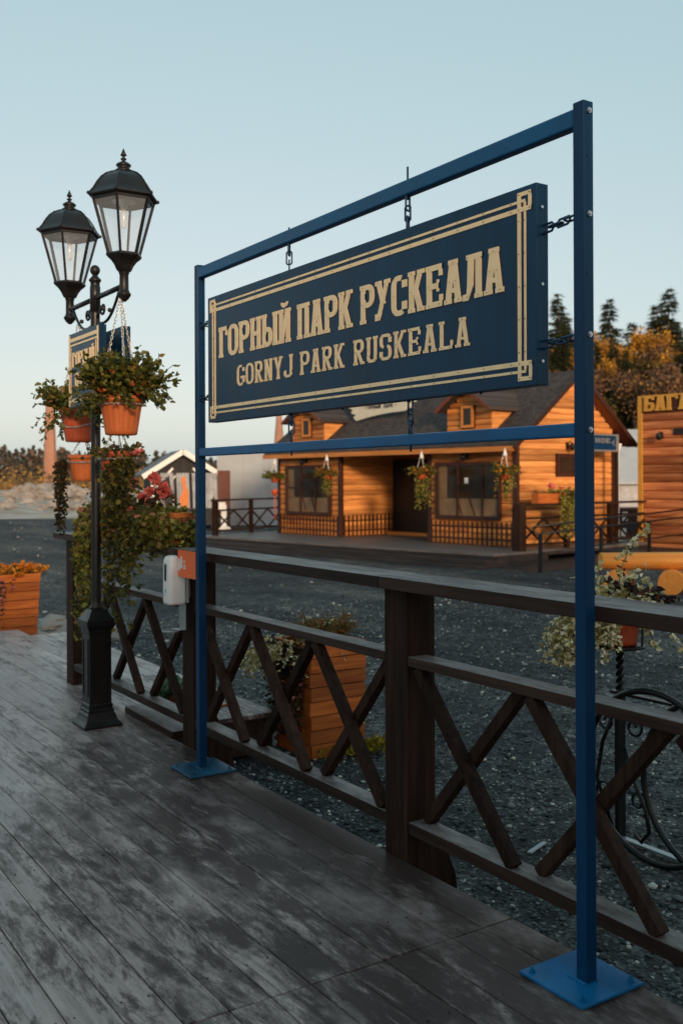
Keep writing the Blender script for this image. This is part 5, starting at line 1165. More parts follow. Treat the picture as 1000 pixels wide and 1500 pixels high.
for nm_, p_, q_, z_, n_, c_ in (('gable_wall', (0, 0), (DEP, 0), RE-0.1, (0, -1), cl), ('gable_wall', (0, LEN), (DEP, LEN), RE-0.1, (0, 1), cl), ('porch_wall', (0.0, 6.32), (PX, 6.32), 2.35, (0, -1), None), ('porch_wall', (0.0, 2.75), (PX, 2.75), 2.35, (0, 1), None)):
    mb = MB(); logs(mb, p_, q_, 0, z_, n_, clip=c_); mb.build(nm_, 'log_x', hs_)
mb = MB(); mb.box(0.02, PX-0.02, 2.76, 6.31, 2.352, 2.36); mb.build('porch_ceiling', 'trim', hs_)
for y in (-0.04, 2.75, 6.30, LEN+0.04): mb = MB(); mb.box(-0.06, 0.05, y-0.055, y+0.055, 0, 2.40); mb.build('corner_board', 'trim', hs_)
mb = MB(); mb.box(DEP-0.05, DEP+0.06, -0.095, 0.015, 0, 2.75); mb.build('corner_board', 'trim', hs_)
# roof slabs with overhang
def slab(mb, x0, x1, y0, y1, zf, th):
    V = [(x0, y0, zf(x0)), (x1, y0, zf(x1)), (x1, y1, zf(x1)), (x0, y1, zf(x0))]; V += [(a, b, c_-th) for a, b, c_ in V]
    mb.add(V, [(0, 1, 2, 3), (7, 6, 5, 4), (0, 4, 5, 1), (1, 5, 6, 2), (2, 6, 7, 3), (3, 7, 4, 0)], 0.5)
mb = MB(); slab(mb, -0.42, RB, -0.32, LEN+0.3, roofz, 0.10); slab(mb, RB, 4.42, -0.32, LEN+0.3, roofz, 0.10); rf = mb.build('roof', 'shingle', hs_)
mb = MB(); mb.box(-0.455, -0.425, -0.33, LEN+0.31, roofz(-0.42)-0.15, roofz(-0.42)-0.03); mb.build('eaves_board', 'fascia', rf)
mb = MB(); mb.bar((-0.45, -0.345, roofz(-0.45)-0.07), (RB, -0.345, RE-0.06), 0.03, 0.11, (0, 1, 0)); mb.bar((RB, -0.345, RE-0.06), (4.45, -0.345, roofz(4.45)-0.07), 0.03, 0.11, (0, 1, 0)); mb.build('rake_board', 'trim', rf)
mb = MB(); slab(mb, -0.41, RB, -0.325, -0.04, lambda x: roofz(x)-0.105, 0.02); slab(mb, RB, 4.41, -0.325, -0.04, lambda x: roofz(x)-0.105, 0.02); mb.build('soffit', 'trim_red', rf)
# dormers
for y0, y1 in ((0.68, 2.12), (7.0, 8.48)):
    dm = MB(); yc = (y0+y1)/2; hw = (y1-y0)/2; ez = 3.36; ap = 3.86
    cl2 = lambda z: (0, 1) if z < ez else (0.5-0.5*max(0, (ap-0.06-z)/(ap-0.06-ez)), 0.5+0.5*max(0, (ap-0.06-z)/(ap-0.06-ez)))
    logs(dm, (-0.02, y0), (-0.02, y1), 2.62, ap-0.06, (-1, 0), clip=cl2)
    d = dm.build('dormer', 'log', hs_)
    for yy, sg in ((y0, -1), (y1, 1)):
        mb = MB(); pts = [(-0.02, 2.66), (-0.02, ez), (RB-(RE-ez)/RS+0.1, ez)]; mb.add([(a, yy, b) for a, b in pts]+[(a, yy-sg*0.05, b) for a, b in pts], [(0, 1, 2), (5, 4, 3), (0, 3, 4, 1), (1, 4, 5, 2), (2, 5, 3, 0)], 0.6); mb.build('cheek', 'log_x', d)
    mb = MB(); xr = RB-(RE-ap)/RS+0.2; xe = RB-(RE-ez)/RS+0.25
    for sg in (-1, 1):
        e = (hw+0.16)*sg; ze = ez-0.16*(ap-ez)/hw
        V = [(-0.30, yc, ap), (-0.30, yc+e, ze), (xe-0.2, yc+e, ze), (xr, yc, ap)]; V += [(a, b, c_+0.07) for a, b, c_ in V]
        mb.add(V, [(0, 1, 2, 3), (7, 6, 5, 4), (0, 4, 5, 1), (1, 5, 6, 2), (2, 6, 7, 3), (3, 7, 4, 0)], 0.5)
    mb.build('dormer_roof', 'shingle', d)
    mb = MB()
    for sg in (-1, 1): mb.bar((-0.315, yc, ap+0.02), (-0.315, yc+sg*(hw+0.17), ez-0.16*(ap-ez)/hw+0.02), 0.03, 0.085, (1, 0, 0))
    mb.build('dormer_trim', 'trim_red', d)
    mb = MB(); mb.box(-0.09, -0.05, yc-0.22, yc+0.22, 2.84, 3.42); mb.build('window_frame', 'trim', d)
    mb = MB(); mb.box(-0.11, -0.091, yc-0.14, yc+0.14, 2.92, 3.34); mb.build('pane', 'winglass', d)
    mb = MB()
    for a0, a1, b0, b1 in ((-.20, -.13, 2.86, 3.40), (.13, .20, 2.86, 3.40), (-.129, .129, 3.335, 3.40), (-.129, .129, 2.86, 2.925)): mb.box(-0.125, -0.092, yc+a0, yc+a1, b0, b1)
    mb.build('window_trim', 'fascia', d)
# windows
def window(y0, y1, z0, z1, mull, horiz=None, xx=-0.04):
    mb = MB(); t_ = 0.08
    for a, b, c_, d_ in ((y0, y1, z0, z0+t_), (y0, y1, z1-t_, z1), (y0, y0+t_, z0+t_, z1-t_), (y1-t_, y1, z0+t_, z1-t_)): mb.box(xx-0.07, xx+0.03, a, b, c_, d_)
    for m_ in mull: mb.box(xx-0.055, xx+0.02, m_-0.025, m_+0.025, z0+t_, z1-t_)
    if horiz: mb.box(xx-0.05, xx+0.02, y0+t_, y1-t_, horiz-0.02, horiz+0.02)
    w = mb.build('window', 'trim', hs_); mb = MB(); mb.box(xx-0.02, xx-0.005, y0+t_, y1-t_, z0+t_, z1-t_); mb.build('pane', 'winglass', w); return w
w1 = window(0.38, 2.50, 0.62, 2.02, [0.95, 1.75], None); w2 = window(6.66, 8.76, 0.58, 2.03, [7.35, 8.05], 1.38)
MT['pane_reflection'] = paint('warm_pane_reflection', (0.16, 0.095, 0.045), 0.5, 0, 0.4, 2.0, 0)
for w, ya_, yb_, za_ in ((w1, 0.47, 2.41, 0.71), (w2, 6.75, 8.67, 0.67)):      # warm interior reflections painted as tan sheets on the glass
    mb = MB(); mb.box(-0.0625, -0.0605, ya_, yb_, za_, za_+0.42); mb.build('lower_reflection', 'pane_reflection', w)
    mb = MB(); mb.box(-0.0625, -0.0605, yb_-0.28, yb_, za_+0.43, 1.93); mb.build('side_reflection', 'pane_reflection', w)
for w, yc in ((w1, 1.5), (w2, 7.7)):   # a bar table shows just inside the glass
    mb = MB(); mb.box(-0.071, -0.063, yc-0.45, yc+0.45, 1.30, 1.34); mb.bar((-0.067, yc-0.05, 1.3), (-0.067, yc-0.30, 0.72), 0.008, 0.04); mb.bar((-0.067, yc+0.35, 1.3), (-0.067, yc+0.12, 0.72), 0.008, 0.04); mb.build('table_behind_glass', 'trim', w)
mb = MB(); mb.box(-0.066, -0.062, 1.42, 1.54, 1.50, 1.64); mb.build('paper_note', 'white', w1)
mb = MB(); mb.box(1.46, 2.56, -0.10, -0.03, 1.66, 2.22); w = mb.build('side_window', 'trim', hs_); mb = MB(); mb.box(1.58, 2.44, -0.115, -0.101, 1.76, 2.12); mb.build('pane', 'winglass', w)
mb = MB(); mb.box(PX-0.08, PX-0.03, 4.75, 6.28, 0.08, 2.18); dr = mb.build('doorway', 'black', hs_)
mb = MB(); mb.box(PX-0.35, PX-0.04, 4.6, 6.24, 0.0, 0.09); mb.build('threshold', 'fascia', dr)
# picket skirts
def pickets(y0, y1, x=-0.062, ax='y', z1=0.58, other=None):
    mb = MB(); n = int((y1-y0)/0.15)
    for i in range(n+1):
        c_ = y0+(y1-y0)*i/n
        if ax == 'y': mb.prism([(c_-0.022, 0.02), (c_+0.022, 0.02), (c_+0.022, z1-0.04), (c_, z1), (c_-0.022, z1-0.04)], lambda u, v, d: (x+d, u, v), 0, 0.02, rng.random()); 
        else: mb.prism([(c_-0.022, 0.02), (c_+0.022, 0.02), (c_+0.022, z1-0.04), (c_, z1), (c_-0.022, z1-0.04)], lambda u, v, d: (u, x+d, v), 0, 0.02, rng.random())
    for z in (0.14, 0.42):
        if ax == 'y': mb.box(x+0.0205, x+0.03, y0, y1, z, z+0.035)
        else: mb.box(y0, y1, x+0.0205, x+0.03, z, z+0.035)
    return mb.build('picket_skirt', 'trim', hs_)
pickets(0.06, 2.68); pickets(6.40, 9.05); pickets(0.1, PX-0.1, 6.255, 'x', 0.62)
def wall_lamp(p, parent, axis='x', name='wall_lamp'):
    mb = MB(); x, y, z = p; dx, dy = (-1, 0) if axis == 'x' else (0, -1)
    mb.box(x-0.03, x+0.03, y-0.03, y+0.03, z-0.08, z+0.08); mb.tube([(x, y, z+0.05), (x+dx*0.10, y+dy*0.10, z+0.10), (x+dx*0.15, y+dy*0.15, z+0.06)], 0.012, 6)
    mb.lathe([(0.02, 0.06), (0.085, 0.0), (0.075, -0.03), (0.05, -0.12), (0.0, -0.13)], 10, (x+dx*0.15, y+dy*0.15, z)); return mb.build(name, 'black', parent)
wall_lamp((-0.06, 1.45, 2.17), hs_); wall_lamp((-0.06, 7.82, 2.17), hs_); wall_lamp((1.9, -0.06, 2.42), hs_, 'y')
mb = MB(); mb.tube([(DEP+0.02, -0.16, 0.0), (DEP+0.02, -0.16, 2.25), (DEP+0.10, -0.20, 2.5)], 0.05, 10); mb.build('downpipe', 'white', hs_)
# cream board on the roof
rb = thing('roof_sign', 'cream ragged-edged board on the cabin roof with small dark lettering', 'sign', HO, HR)
def rp(u, v, d): return (0.72-d+0.0*v, u, v)
ed = [(-4.02, 3.95), (-3.92, 3.86), (-4.05, 3.80), (-3.98, 3.70), (-4.16, 3.66), (-4.10, 3.55), (-4.26, 3.52), (-4.40, 3.47)]
pl = ed+[(-4.40-(2.0)*t, 3.47-0.18*t*t) for t in (0.25, 0.5, 0.75, 1.0)]+[(-6.52, 3.40), (-6.40, 3.46), (-6.62, 3.52), (-6.55, 3.62), (-6.72, 3.68), (-6.60, 3.76), (-6.74, 3.86), (-6.70, 4.0)]
pl = [(-a, b) for a, b in pl][::-1]
mb = MB(); mb.prism(pl, rp, 0, 0.06, 0.5); mb.build('board', 'cream', rb)
mb = MB(); fr_ = lambda u, v, d: (0.66-d, -u, v)
word(mb, 'ГОРНЫЙ', -5.95, -5.35, 3.60, 3.70, fr_, 0.012, t=0.26, h=0.16, o=0.03, st=0.1, gap=0.25, wide={'Ы': 1.38}); word(mb, 'ПАРК', -5.22, -4.85, 3.60, 3.70, fr_, 0.012, t=0.26, h=0.16, o=0.03, st=0.1, gap=0.25)
for a, b in ((-6.12, -6.02), (-4.78, -4.68)): mb.prism([(a, 3.645), (b, 3.645), (b, 3.655), (a, 3.655)], fr_, 0.0005, 0.012)
mb.build('lettering', 'ink', rb)
mb = MB(); mb.bar((0.75, 4.6, 3.6), (1.3, 4.6, 3.62), 0.05, 0.05, (0, 1, 0)); mb.bar((0.75, 6.1, 3.6), (1.3, 6.1, 3.62), 0.05, 0.05, (0, 1, 0)); mb.build('bracket', 'trim', rb)
# terrace
tr = MB()
def tpt(x, y, z): return (x, y, z)
n0, n1 = -1.85, -2.55; ya, yb = -0.95, 9.75
def terr(mb, off, z0, z1, back=DEP+0.5):
    V = [(n0-off, ya, z0), (n1-off, yb, z0), (back, 10.8, z0), (back, ya, z0)]; V += [(a, b, z1) for a, b, _ in V]
    mb.add(V, [(0, 1, 2, 3), (7, 6, 5, 4), (0, 4, 5, 1), (1, 5, 6, 2), (2, 6, 7, 3), (3, 7, 4, 0)], 0.5)
tt = MB(); terr(tt, 0.0, -0.06, -0.005); tt = tag(tt.build('terrace_floor', 'floor_wood'), kind='structure'); tt.location = HO; tt.rotation_euler = (0, 0, HR)
terr(tr, -0.03, -0.12, -0.062); terr(tr, 0.28, -0.22, -0.125, 0); terr(tr, 0.56, G-0.1, -0.225, 0)
tr = tag(tr.build('terrace_steps', 'step_wood'), kind='structure'); tr.location = HO; tr.rotation_euler = (0, 0, HR)
# terrace railings
def small_fence(name, label, p0, p1, npost, H=1.02, bays_per=2, endbig=0.07, rail_z=(0.12, 0.72)):
    t = thing(name, label, 'railing', HO, HR, 'railings round the cabin terrace'); p0, p1 = Vector((*p0, 0)), Vector((*p1, 0)); dd = (p1-p0).normalized(); sd_ = Vector((-dd.y, dd.x, 0))
    ps = [p0.lerp(p1, i/(npost-1)) for i in range(npost)]
    for i, p in enumerate(ps):
        mb = MB(); w_ = endbig if i == 0 else 0.05; mb.bar(p+Vector((0, 0, G if i == 0 else 0)), p+Vector((0, 0, H-0.03)), w_*2, w_*2, dd); mb.build('post', 'fence', t)
    mb = MB(); mb.bar(p0-dd*0.12+Vector((0, 0, H)), p1+Vector((0, 0, H)), 0.16, 0.05, sd_); mb.build('handrail', 'fence', t)
    for z in rail_z: mb = MB(); mb.bar(p0+Vector((0, 0, z)), p1+Vector((0, 0, z)), 0.05, 0.05, sd_); mb.build('rail', 'fence', t)
    for a, b in zip(ps[:-1], ps[1:]):
        for k_ in range(bays_per):
            u0, u1 = a.lerp(b, k_/bays_per), a.lerp(b, (k_+1)/bays_per); z0, z1 = rail_z
            for s_, (qa, qb) in enumerate(((z0, z1), (z1, z0))): mb = MB(); mb.bar(u0+Vector((0, 0, qa))+sd_*0.03*(s_-.5), u1+Vector((0, 0, qb))+sd_*0.03*(s_-.5), 0.03, 0.045, sd_); mb.build('brace', 'fence', t)
    return t
small_fence('terrace_railing', 'dark crossed railing at the left end of the cabin terrace, before the grey sheeted wall', (-2.15, 9.45), (1.3, 10.75), 3)
small_fence('terrace_railing', 'dark crossed railing along the right side of the cabin terrace, with a thick corner post', (-0.80, -0.78), (4.3, -0.78), 4, endbig=0.11)
# flower boxes, baskets
def basket(loc, label, mat_f, h_stem, drop, seed, big=1.0, group='flower baskets hanging along the cabin front'):
    t = thing('hanging_basket', label, 'hanging basket', loc, 0, group)
    mb = MB(); mb.lathe([(0.09, -0.42), (0.13, -0.28), (0.14, -0.24), (0.12, -0.24)], 16); mb.build('pot', 'terracotta2', t)
    mb = MB()
    for k_ in range(3): a = k_*2.09+0.4; mb.tube([(0.13*math.cos(a), 0.13*math.sin(a), -0.25), (0, 0, 0.28)], 0.006, 4)
    mb.lathe([(0.06, 0.10), (0.03, 0.20), (0.0, 0.30)], 8); mb.build('hanger', 'white', t)
    pa, P, D = stems((0, 0, -0.27), 110, (0.14, 0.33), 1.0, 0.85, 1.3, 12, 0.02, seed, 0.12); leaf_object('foliage', P, D, 0.065, 'leaf_lamp', t, 0.6)
    blossoms('flower', [tuple(p[-3]) for p in pa[::2]]+[tuple(p[-5]) for p in pa[1::3]], 0.034, mat_f, t, 6)
    if drop:
        st = [(rng.gauss(0, .09), rng.gauss(0, .09), -0.32, rng.uniform(drop*0.6, drop), 0, 0) for _ in range(22)]; pb, P, D = strands(st, 3, seed+1, 0.02); leaf_object('trailing_foliage', P, D, 0.05, 'leaf_box', t, 0.8)
    return t
def hl(x, y, z): c_, s_ = math.cos(HR), math.sin(HR); return (HO[0]+x*c_-y*s_, HO[1]+x*s_+y*c_, z)
basket(hl(-0.80, -0.38, 2.02), 'hanging basket of orange flowers at the right corner of the cabin front', 'petal_orange', 0, 0.55, 61)
basket(hl(-0.80, 2.28, 2.02), 'hanging basket of orange flowers with the longest trails, right of the dark doorway', 'petal_orange', 0, 0.85, 63)
basket(hl(-0.80, 5.95, 2.02), 'hanging basket of orange flowers before the left cabin window', 'petal_orange', 0, 0.55, 65)
t = basket(hl(-0.80, 8.35, 1.95), 'hanging pot of plain green leaves left of the cabin front', 'leaf_lamp', 0, 0.0, 67)
mb = MB(); mb.lathe([(0.06, -0.80), (0.10, -0.66), (0.10, -0.62)], 14); mb.tube([(0, 0, -0.8), (0, 0, -1.5)], 0.02, 6); mb.build('lower_pot', 'terracotta2', t)
pb_ = thing('rail_flower_box', 'long flower box with green trailing plants and a pink flower on the cabin terrace railing', 'flower box', hl(0.60, -0.78, 1.046), HR)
mb = MB(); mb.box(-0.85, 0.85, -0.1, 0.1, 0, 0.22); mb.build('box', 'crate', pb_)
st = [(rng.uniform(-0.1, 0.85), -0.12, 0.22, rng.uniform(0.5, 1.05), 0, -1) for _ in range(80)]; pa, P, D = strands(st, 3, 70, 0.03)
pa2, P2, D2 = stems((0.3, 0, 0.2), 70, (0.1, 0.22), 1.0, 0.8, 0.6, 12, 0.02, 71, 0.45); P = np.vstack([P, P2]); D = np.vstack([D, D2]); leaf_object('foliage', P, D, 0.055, 'leaf_box', pb_, 0.8)
blossoms('pink_flower', [(-0.25, 0, 0.42), (-0.2, 0, 0.38), (-0.3, 0, 0.37), (0.1, 0, 0.34)], 0.07, 'petal_pink', pb_, 12)
# ramp rails
rt = thing('ramp_handrail', 'dark metal double handrail rising to the right in front of the kiosk', 'handrail', HO, HR)
mb = MB()
for z0, z1 in ((0.64, 0.86), (0.48, 0.67)): mb.tube([(-2.16, -2.3, z0), (4.2, -2.3, z1+0.03)], 0.022, 8)
mb.tube([(-2.16, -2.3, 0.64), (-2.20, -2.3, 0.56), (-2.16, -2.3, 0.48)], 0.022, 8); mb.tube([(-1.9, -2.3, 0.10), (4.2, -2.3, 0.30)], 0.016, 8); mb.build('rail', 'iron_dull', rt)
for x in (-1.97, 0.1, 1.95, 4.0): mb = MB(); mb.box(x-0.03, x+0.03, -2.33, -2.27, G, 0.50+(x+2)*0.03); mb.build('post', 'iron_dull', rt)
mb = MB(); V = [(-2.0, -2.2, G+0.01), (6.2, -2.2, -0.06), (6.2, -0.98, -0.06), (-2.0, -0.98, G+0.01)]; V += [(a, b, G-0.2) for a, b, _ in V]
mb.add(V, [(0, 1, 2, 3), (7, 6, 5, 4), (0, 4, 5, 1), (1, 5, 6, 2), (2, 6, 7, 3), (3, 7, 4, 0)], 0.5); o = mb.build('ramp', 'step_wood'); o.location = HO; o.rotation_euler = (0, 0, HR); tag(o, kind='structure')
# direction sign on a post
dsn = thing('direction_sign', 'small blue direction sign with pale frame and arrow on a dark post beside the cabin', 'sign', hl(2.75, -0.60, 0), HR)
mb = MB(); mb.box(0.38, 0.46, -0.03, 0.03, -0.05, 2.72); mb.build('post', 'black', dsn)
mb = MB(); mb.box(-0.72, 0.42, -0.065, -0.035, 2.27, 2.70); mb.build('panel', 'blue', dsn)
mb = MB()
for a0, a1, b0, b1 in ((-.72, .42, 2.27, 2.31), (-.72, .42, 2.66, 2.70), (-.72, -.68, 2.31, 2.66), (.30, .42, 2.31, 2.66)): mb.box(a0, a1, -0.075, -0.066, b0, b1)
fd = lambda u, v, d: (u, -0.066-d, v)
word(mb, 'ВЕ' if False else 'НОЯ'.replace('Я', 'Е'), -0.55, 0.06, 2.48, 2.60, fd, 0.004, t=0.3, h=0.2, o=0.03, st=0.1, gap=0.2); mb.prism([(0.12, 2.49), (0.24, 2.58), (0.24, 2.55), (0.19, 2.49), (0.24, 2.43), (0.24, 2.40)], fd, 0.0005, 0.004)
mb.build('frame_and_lettering', 'grey_metal', dsn)

# ================================================================== KIOSK ON THE RIGHT
KO = (20.32, 17.06, G)
kk = thing('log_kiosk', 'brown log kiosk with yellow trim and large yellow letters along its top', 'kiosk', KO, R(7-90))
mb = MB(); logs(mb, (0, 0), (3.2, 0), 0.05, 3.9, (0, -1), 0.22, 0.065); mb.build('front_wall', wood('brown_log_siding_front', (0.24, 0.068, 0.026), (0.56, 0.23, 0.09), 'x', 0.5, 9, 0.08, 0.25, 0.4), kk)
mb = MB(); logs(mb, (0, 0), (0, 4.0), 0.05, 3.9, (-1, 0), 0.19, 0.05); logs(mb, (3.2, 0), (3.2, 4.0), 0.05, 3.9, (1, 0), 0.19, 0.05); mb.build('side_wall', 'logk', kk)
mb = MB(); mb.box(-0.05, 3.3, 0.05, 4.0, 3.88, 3.98); mb.build('roof', 'roofdark', kk)
mb = MB(); mb.box(-0.06, 0.06, -0.10, -0.055, 0.0, 4.0); mb.box(-0.06, 3.2, -0.10, -0.055, 3.56, 3.62) if False else None; mb.box(0.061, 3.2, -0.10, -0.055, 3.96, 4.0); mb.build('trim', 'yellow', kk)
mb = MB(); fk = lambda u, v, d: (u, -0.075-d, v); word(mb, 'БАГАЖ', 0.13, 1.72, 3.60, 3.98, fk, 0.06, t=0.32, h=0.17, o=0.05, st=0.14, gap=0.08); mb.build('lettering', 'yellow', kk)
mb = MB(); mb.box(0.10, 3.2, -0.085, -0.055, 3.56, 3.95); mb.build('letter_board', 'trim', kk)
wall_lamp((0.62, -0.07, 2.98), kk, 'y'); mb = MB(); mb.box(1.28, 2.4, -0.10, -0.052, 1.3, 3.12); w = mb.build('window', 'black', kk); mb = MB(); mb.box(0.95, 1.27, -0.10, -0.055, 2.98, 3.14); mb.build('beam_end', 'black', kk)
# log bench
lb_ = thing('log_bench', 'bright orange log bench on short log legs, on the gravel before the kiosk', 'bench', (13.2, 11.22, G), R(-31))
mb = MB(); mb.tube([(-0.60, 0, 0.53), (2.0, 0, 0.51)], [0.14, 0.155], 18, smooth=True); mb.build('seat_log', 'benchlog', lb_)
MT['cut'] = wood('cut_log_end', (0.62, 0.22, 0.035), (0.78, 0.32, 0.06), 'y', 0.6, 14, 1.0, 0.1, 0.05)
for x in (-0.30, 0.62, 1.75): mb = MB(); mb.tube([(x-0.18, -0.40, 0.19), (x+0.14, 0.34, 0.19)], 0.205, 22); mb.build('leg', 'cut', lb_)

# ================================================================== THINGS FURTHER BACK
def wallbox(name, label, cat, a, b, z1, mat, th=0.3, z0=G, parts=None):
    t = thing(name, label, cat, (a[0], a[1], 0)); d = Vector((b[0]-a[0], b[1]-a[1], 0)); L_ = d.length; t.rotation_euler = (0, 0, math.atan2(d.y, d.x)); return t, L_
t, L_ = wallbox('sheeted_wall', 'tall pale grey sheeted wall left of the log cabin', 'wall', (18.6, 38.0), (23.0, 35.1), 2.9, 'grey_sheet')
mb = MB()
for i in range(int(L_/1.1)+1):
    for j in range(3): mb.box(i*1.1+0.01, i*1.1+1.09, 0.005*((i+j) % 2), 0.3, G+j*1.08, G+j*1.08+1.07)
mb.build('panels', 'grey_sheet', t); mb = MB(); mb.box(0, L_, 0.04, 0.28, G, 2.92); mb.build('core', 'grey_metal', t)
# small white gabled stall with banners
st_ = thing('gabled_stall', 'small white stall with dark pitched roof, hung with printed banners', 'stall', (16.55, 37.0, G), math.atan2(-0.547, 0.837)+R(18))
mb = MB(); mb.prism([(-1.15, 0), (1.15, 0), (1.15, 2.2), (0, 2.95), (-1.15, 2.2)], lambda u, v, d: (u, d, v), 0.0, 0.1); mb.box(-1.2, -1.1, 0.1, 2.6, 0, 2.2); mb.box(1.1, 1.2, 0.1, 2.6, 0, 2.2); mb.build('wall', 'blackcloth', st_)
mb = MB()
for sg in (-1, 1):
    V = [(0, -0.35, 3.14), (sg*1.55, -0.35, 2.16), (sg*1.55, 3.1, 2.16), (0, 3.1, 3.14)]; V += [(a, b, c_-0.08) for a, b, c_ in V]; mb.add(V, [(0, 1, 2, 3), (7, 6, 5, 4), (0, 4, 5, 1), (1, 5, 6, 2), (2, 6, 7, 3), (3, 7, 4, 0)], 0.5)
mb.build('roof', 'roofdark', st_)
mb = MB()
for sg in (-1, 1): mb.bar((0, -0.40, 3.06), (sg*1.6, -0.40, 2.05), 0.06, 0.20, (0, 1, 0)); mb.box(sg*1.2-0.06, sg*1.2+0.06, -0.34, -0.22, 0, 2.2); mb.bar((sg*1.2, -0.28, 1.5), (sg*0.4, -0.28, 2.4), 0.08, 0.08, (0, 1, 0))
mb.bar((-1.1, -0.28, 0.9), (-0.3, -0.28, 2.1), 0.05, 0.05, (0, 1, 0)); mb.build('white_trim', 'white', st_)
for i, (x, lab, mats) in enumerate(((-0.62, 'banner with dark print at the left of the stall front', 'banner'), (0.0, 'banner with a bright orange figure in the middle of the stall front', 'banner_o'), (0.62, 'plain grey and white banner beside the orange figure banner', 'banner'), (1.12, 'narrow grey banner at the right end of the stall front', 'banner'))):
    b_ = thing('banner', lab, 'banner', st_.location, st_.rotation_euler.z, 'printed banners on the gabled stall')
    mb = MB(); N = 8
    for k_ in range(N):
        u0, u1 = x-0.25+0.50*k_/N, x-0.25+0.50*(k_+1)/N; d0, d1 = -0.50-0.03*math.sin(k_*1.7), -0.50-0.03*math.sin((k_+1)*1.7)
        mb.add([(u0, d0, 0.75), (u1, d1, 0.75), (u1-0.05, d1, 2.2), (u0-0.05, d0, 2.2), (u0, d0+.01, 0.75), (u1, d1+.01, 0.75), (u1-0.05, d1+.01, 2.2), (u0-0.05, d0+.01, 2.2)], [(0, 1, 2, 3), (7, 6, 5, 4)], 0.5, True)
    mb.build('cloth', 'banner', b_)
    mb = MB(); mm = 'banner_o' if i == 1 else 'blackcloth'; mb.prism([(x-0.10, 0.78), (x+0.16, 0.78), (x+0.18, 1.4), (x+0.08, 1.7), (x+0.05, 2.1), (x-0.12, 2.0), (x-0.04, 1.5), (x-0.18, 1.2)] if i < 2 else [(x+0.05, 0.8), (x+0.18, 0.8), (x+0.08, 1.3), (x-0.02, 1.1)], lambda u, v, d: (u, -0.545-d, v), 0, 0.006); mb.build('print', mm, b_)
t = thing('red_panel', 'red brown panel standing right of the banners', 'panel', st_.location, st_.rotation_euler.z); mb = MB(); mb.box(1.35, 1.85, -0.6, -0.5, 0.05, 2.3); mb.build('sheet', 'redbrown', t)
tb = thing('stall_table', 'black covered table in front of the gabled stall', 'table', st_.location, st_.rotation_euler.z); mb = MB(); mb.box(-0.9, 1.7, -1.3, -0.7, 0.15, 0.80); mb.build('cloth', 'blackcloth', tb); mb = MB(); mb.box(-0.3, 0.4, -1.32, -1.31, 0.35, 0.65); mb.build('white_print', 'white', tb)
tb = thing('white_stand', 'low white stand in front of the black covered table', 'stand', st_.location, st_.rotation_euler.z); mb = MB(); mb.box(1.1, 1.6, -1.9, -1.5, 0.0, 0.10); mb.box(1.25, 1.45, -1.8, -1.6, 0.1, 0.95); mb.box(1.05, 1.4, -1.85, -1.55, 0.7, 1.05); mb.build('body', 'white', tb)
# two brick chimneys
def chimney(loc, h, r0, r1, lab, rz=0.3):
    t = thing('brick_chimney', lab, 'chimney', loc, rz, 'old tapering brick chimneys'); mb = MB(); n = 26
    sq_ = [(r0+(r1-r0)*i/n+(0.02 if i % 5 == 0 else 0), h*i/n) for i in range(n+1)]; mb.lathe(sq_, 8, smooth=False); mb.build('shaft', 'brick', t)
    mb = MB(); mb.lathe([(r1+.1, h+.01), (r1+0.18, h+0.3), (r1+.1, h+0.5)], 8, smooth=False); mb.build('cap', 'brick', t)
x, y = polar(130, 74); chimney((x, y, G), 13.0, 1.05, 0.50, 'pale tapering brick chimney at the far left behind the pots')
x, y = polar(128, 409); chimney((x, y, G), 10.6, 1.15, 0.32, 'brick chimney showing just left of the log cabin roof')
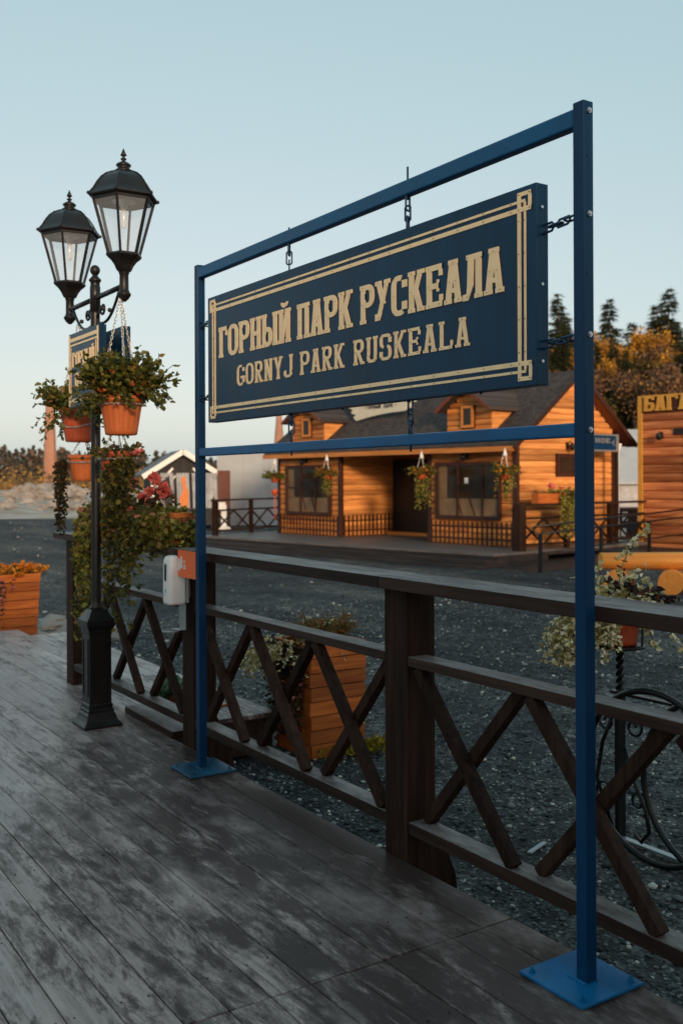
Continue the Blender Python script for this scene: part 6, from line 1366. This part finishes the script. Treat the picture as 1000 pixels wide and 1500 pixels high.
# grey roofed shed and dark stall between cabin and kiosk
x, y = polar(47, 925); sh = thing('grey_shed', 'shed with broad grey roof and white wall seen between the cabin and the kiosk', 'shed', (x, y, G), math.atan2(-0.547, 0.837))
mb = MB(); V = [(-2.5, 0, 1.75), (4, 0, 1.75), (4, 3.5, 4.4), (-2.5, 3.5, 4.4)]; V += [(a, b, c_-0.12) for a, b, c_ in V]; mb.add(V, [(0, 1, 2, 3), (7, 6, 5, 4), (0, 4, 5, 1), (1, 5, 6, 2), (2, 6, 7, 3), (3, 7, 4, 0)], 0.5); mb.build('roof', 'grey_sheet', sh)
mb = MB(); mb.box(-2.3, 3.8, 0.3, 0.4, 0, 1.62); mb.build('wall', 'banner', sh)
x, y = polar(33, 925); dk = thing('dark_stall', 'dark covered market stall with small pale cards, between the cabin and the kiosk', 'stall', (x, y, G), math.atan2(-0.547, 0.837))
mb = MB(); mb.box(-1.2, 1.6, 0, 1.0, 0, 0.86); mb.build('cover', 'blackcloth', dk); mb = MB(); mb.box(-1.25, 1.65, -0.05, 1.05, 0.861, 0.93); mb.build('top', 'redbrown', dk)
for a, b in ((-0.33, 0.5), (0.17, 0.5), (-0.38, -0.05), (0.2, -0.1)): mb = MB(); mb.box(a, a+0.17, -0.03, -0.005, b, b+0.3); mb.build('card', 'white', dk)

# ================================================================== behind the viewer: unseen low building added to shade the near boardwalk
sb_ = thing('added_shade_building', 'long low orange log building, added unseen behind the viewer to shade the near boardwalk', 'building', (0, 0, 0))
mb = MB(); logs(mb, (-10.0, -9.0), (6.2, -9.0), G, 4.2, (0, 1)); mb.build('front_wall', 'log_x', sb_)
for x_, n_ in ((-10.0, -1), (6.2, 1)): mb = MB(); logs(mb, (x_, -15.0), (x_, -9.0), G, 4.2, (n_, 0)); mb.build('end_wall', 'log', sb_)
mb = MB(); mb.add([(-10.6, -15.6, 4.2), (6.8, -15.6, 4.2), (6.8, -8.4, 4.2), (-10.6, -8.4, 4.2), (-10.6, -12, 5.5), (6.8, -12, 5.5)], [(0, 3, 2, 1), (3, 4, 5, 2), (0, 1, 5, 4), (0, 4, 3), (1, 2, 5)], 0.5); mb.build('roof', 'roofdark', sb_)
for x_ in (-7, -3.5, 0, 3.5): mb = MB(); mb.box(x_-0.7, x_+0.7, -8.96, -8.90, 0.8, 2.2); w = mb.build('window', 'trim', sb_); mb = MB(); mb.box(x_-0.6, x_+0.6, -8.899, -8.89, 0.9, 2.1); mb.build('pane', 'winglass', w)
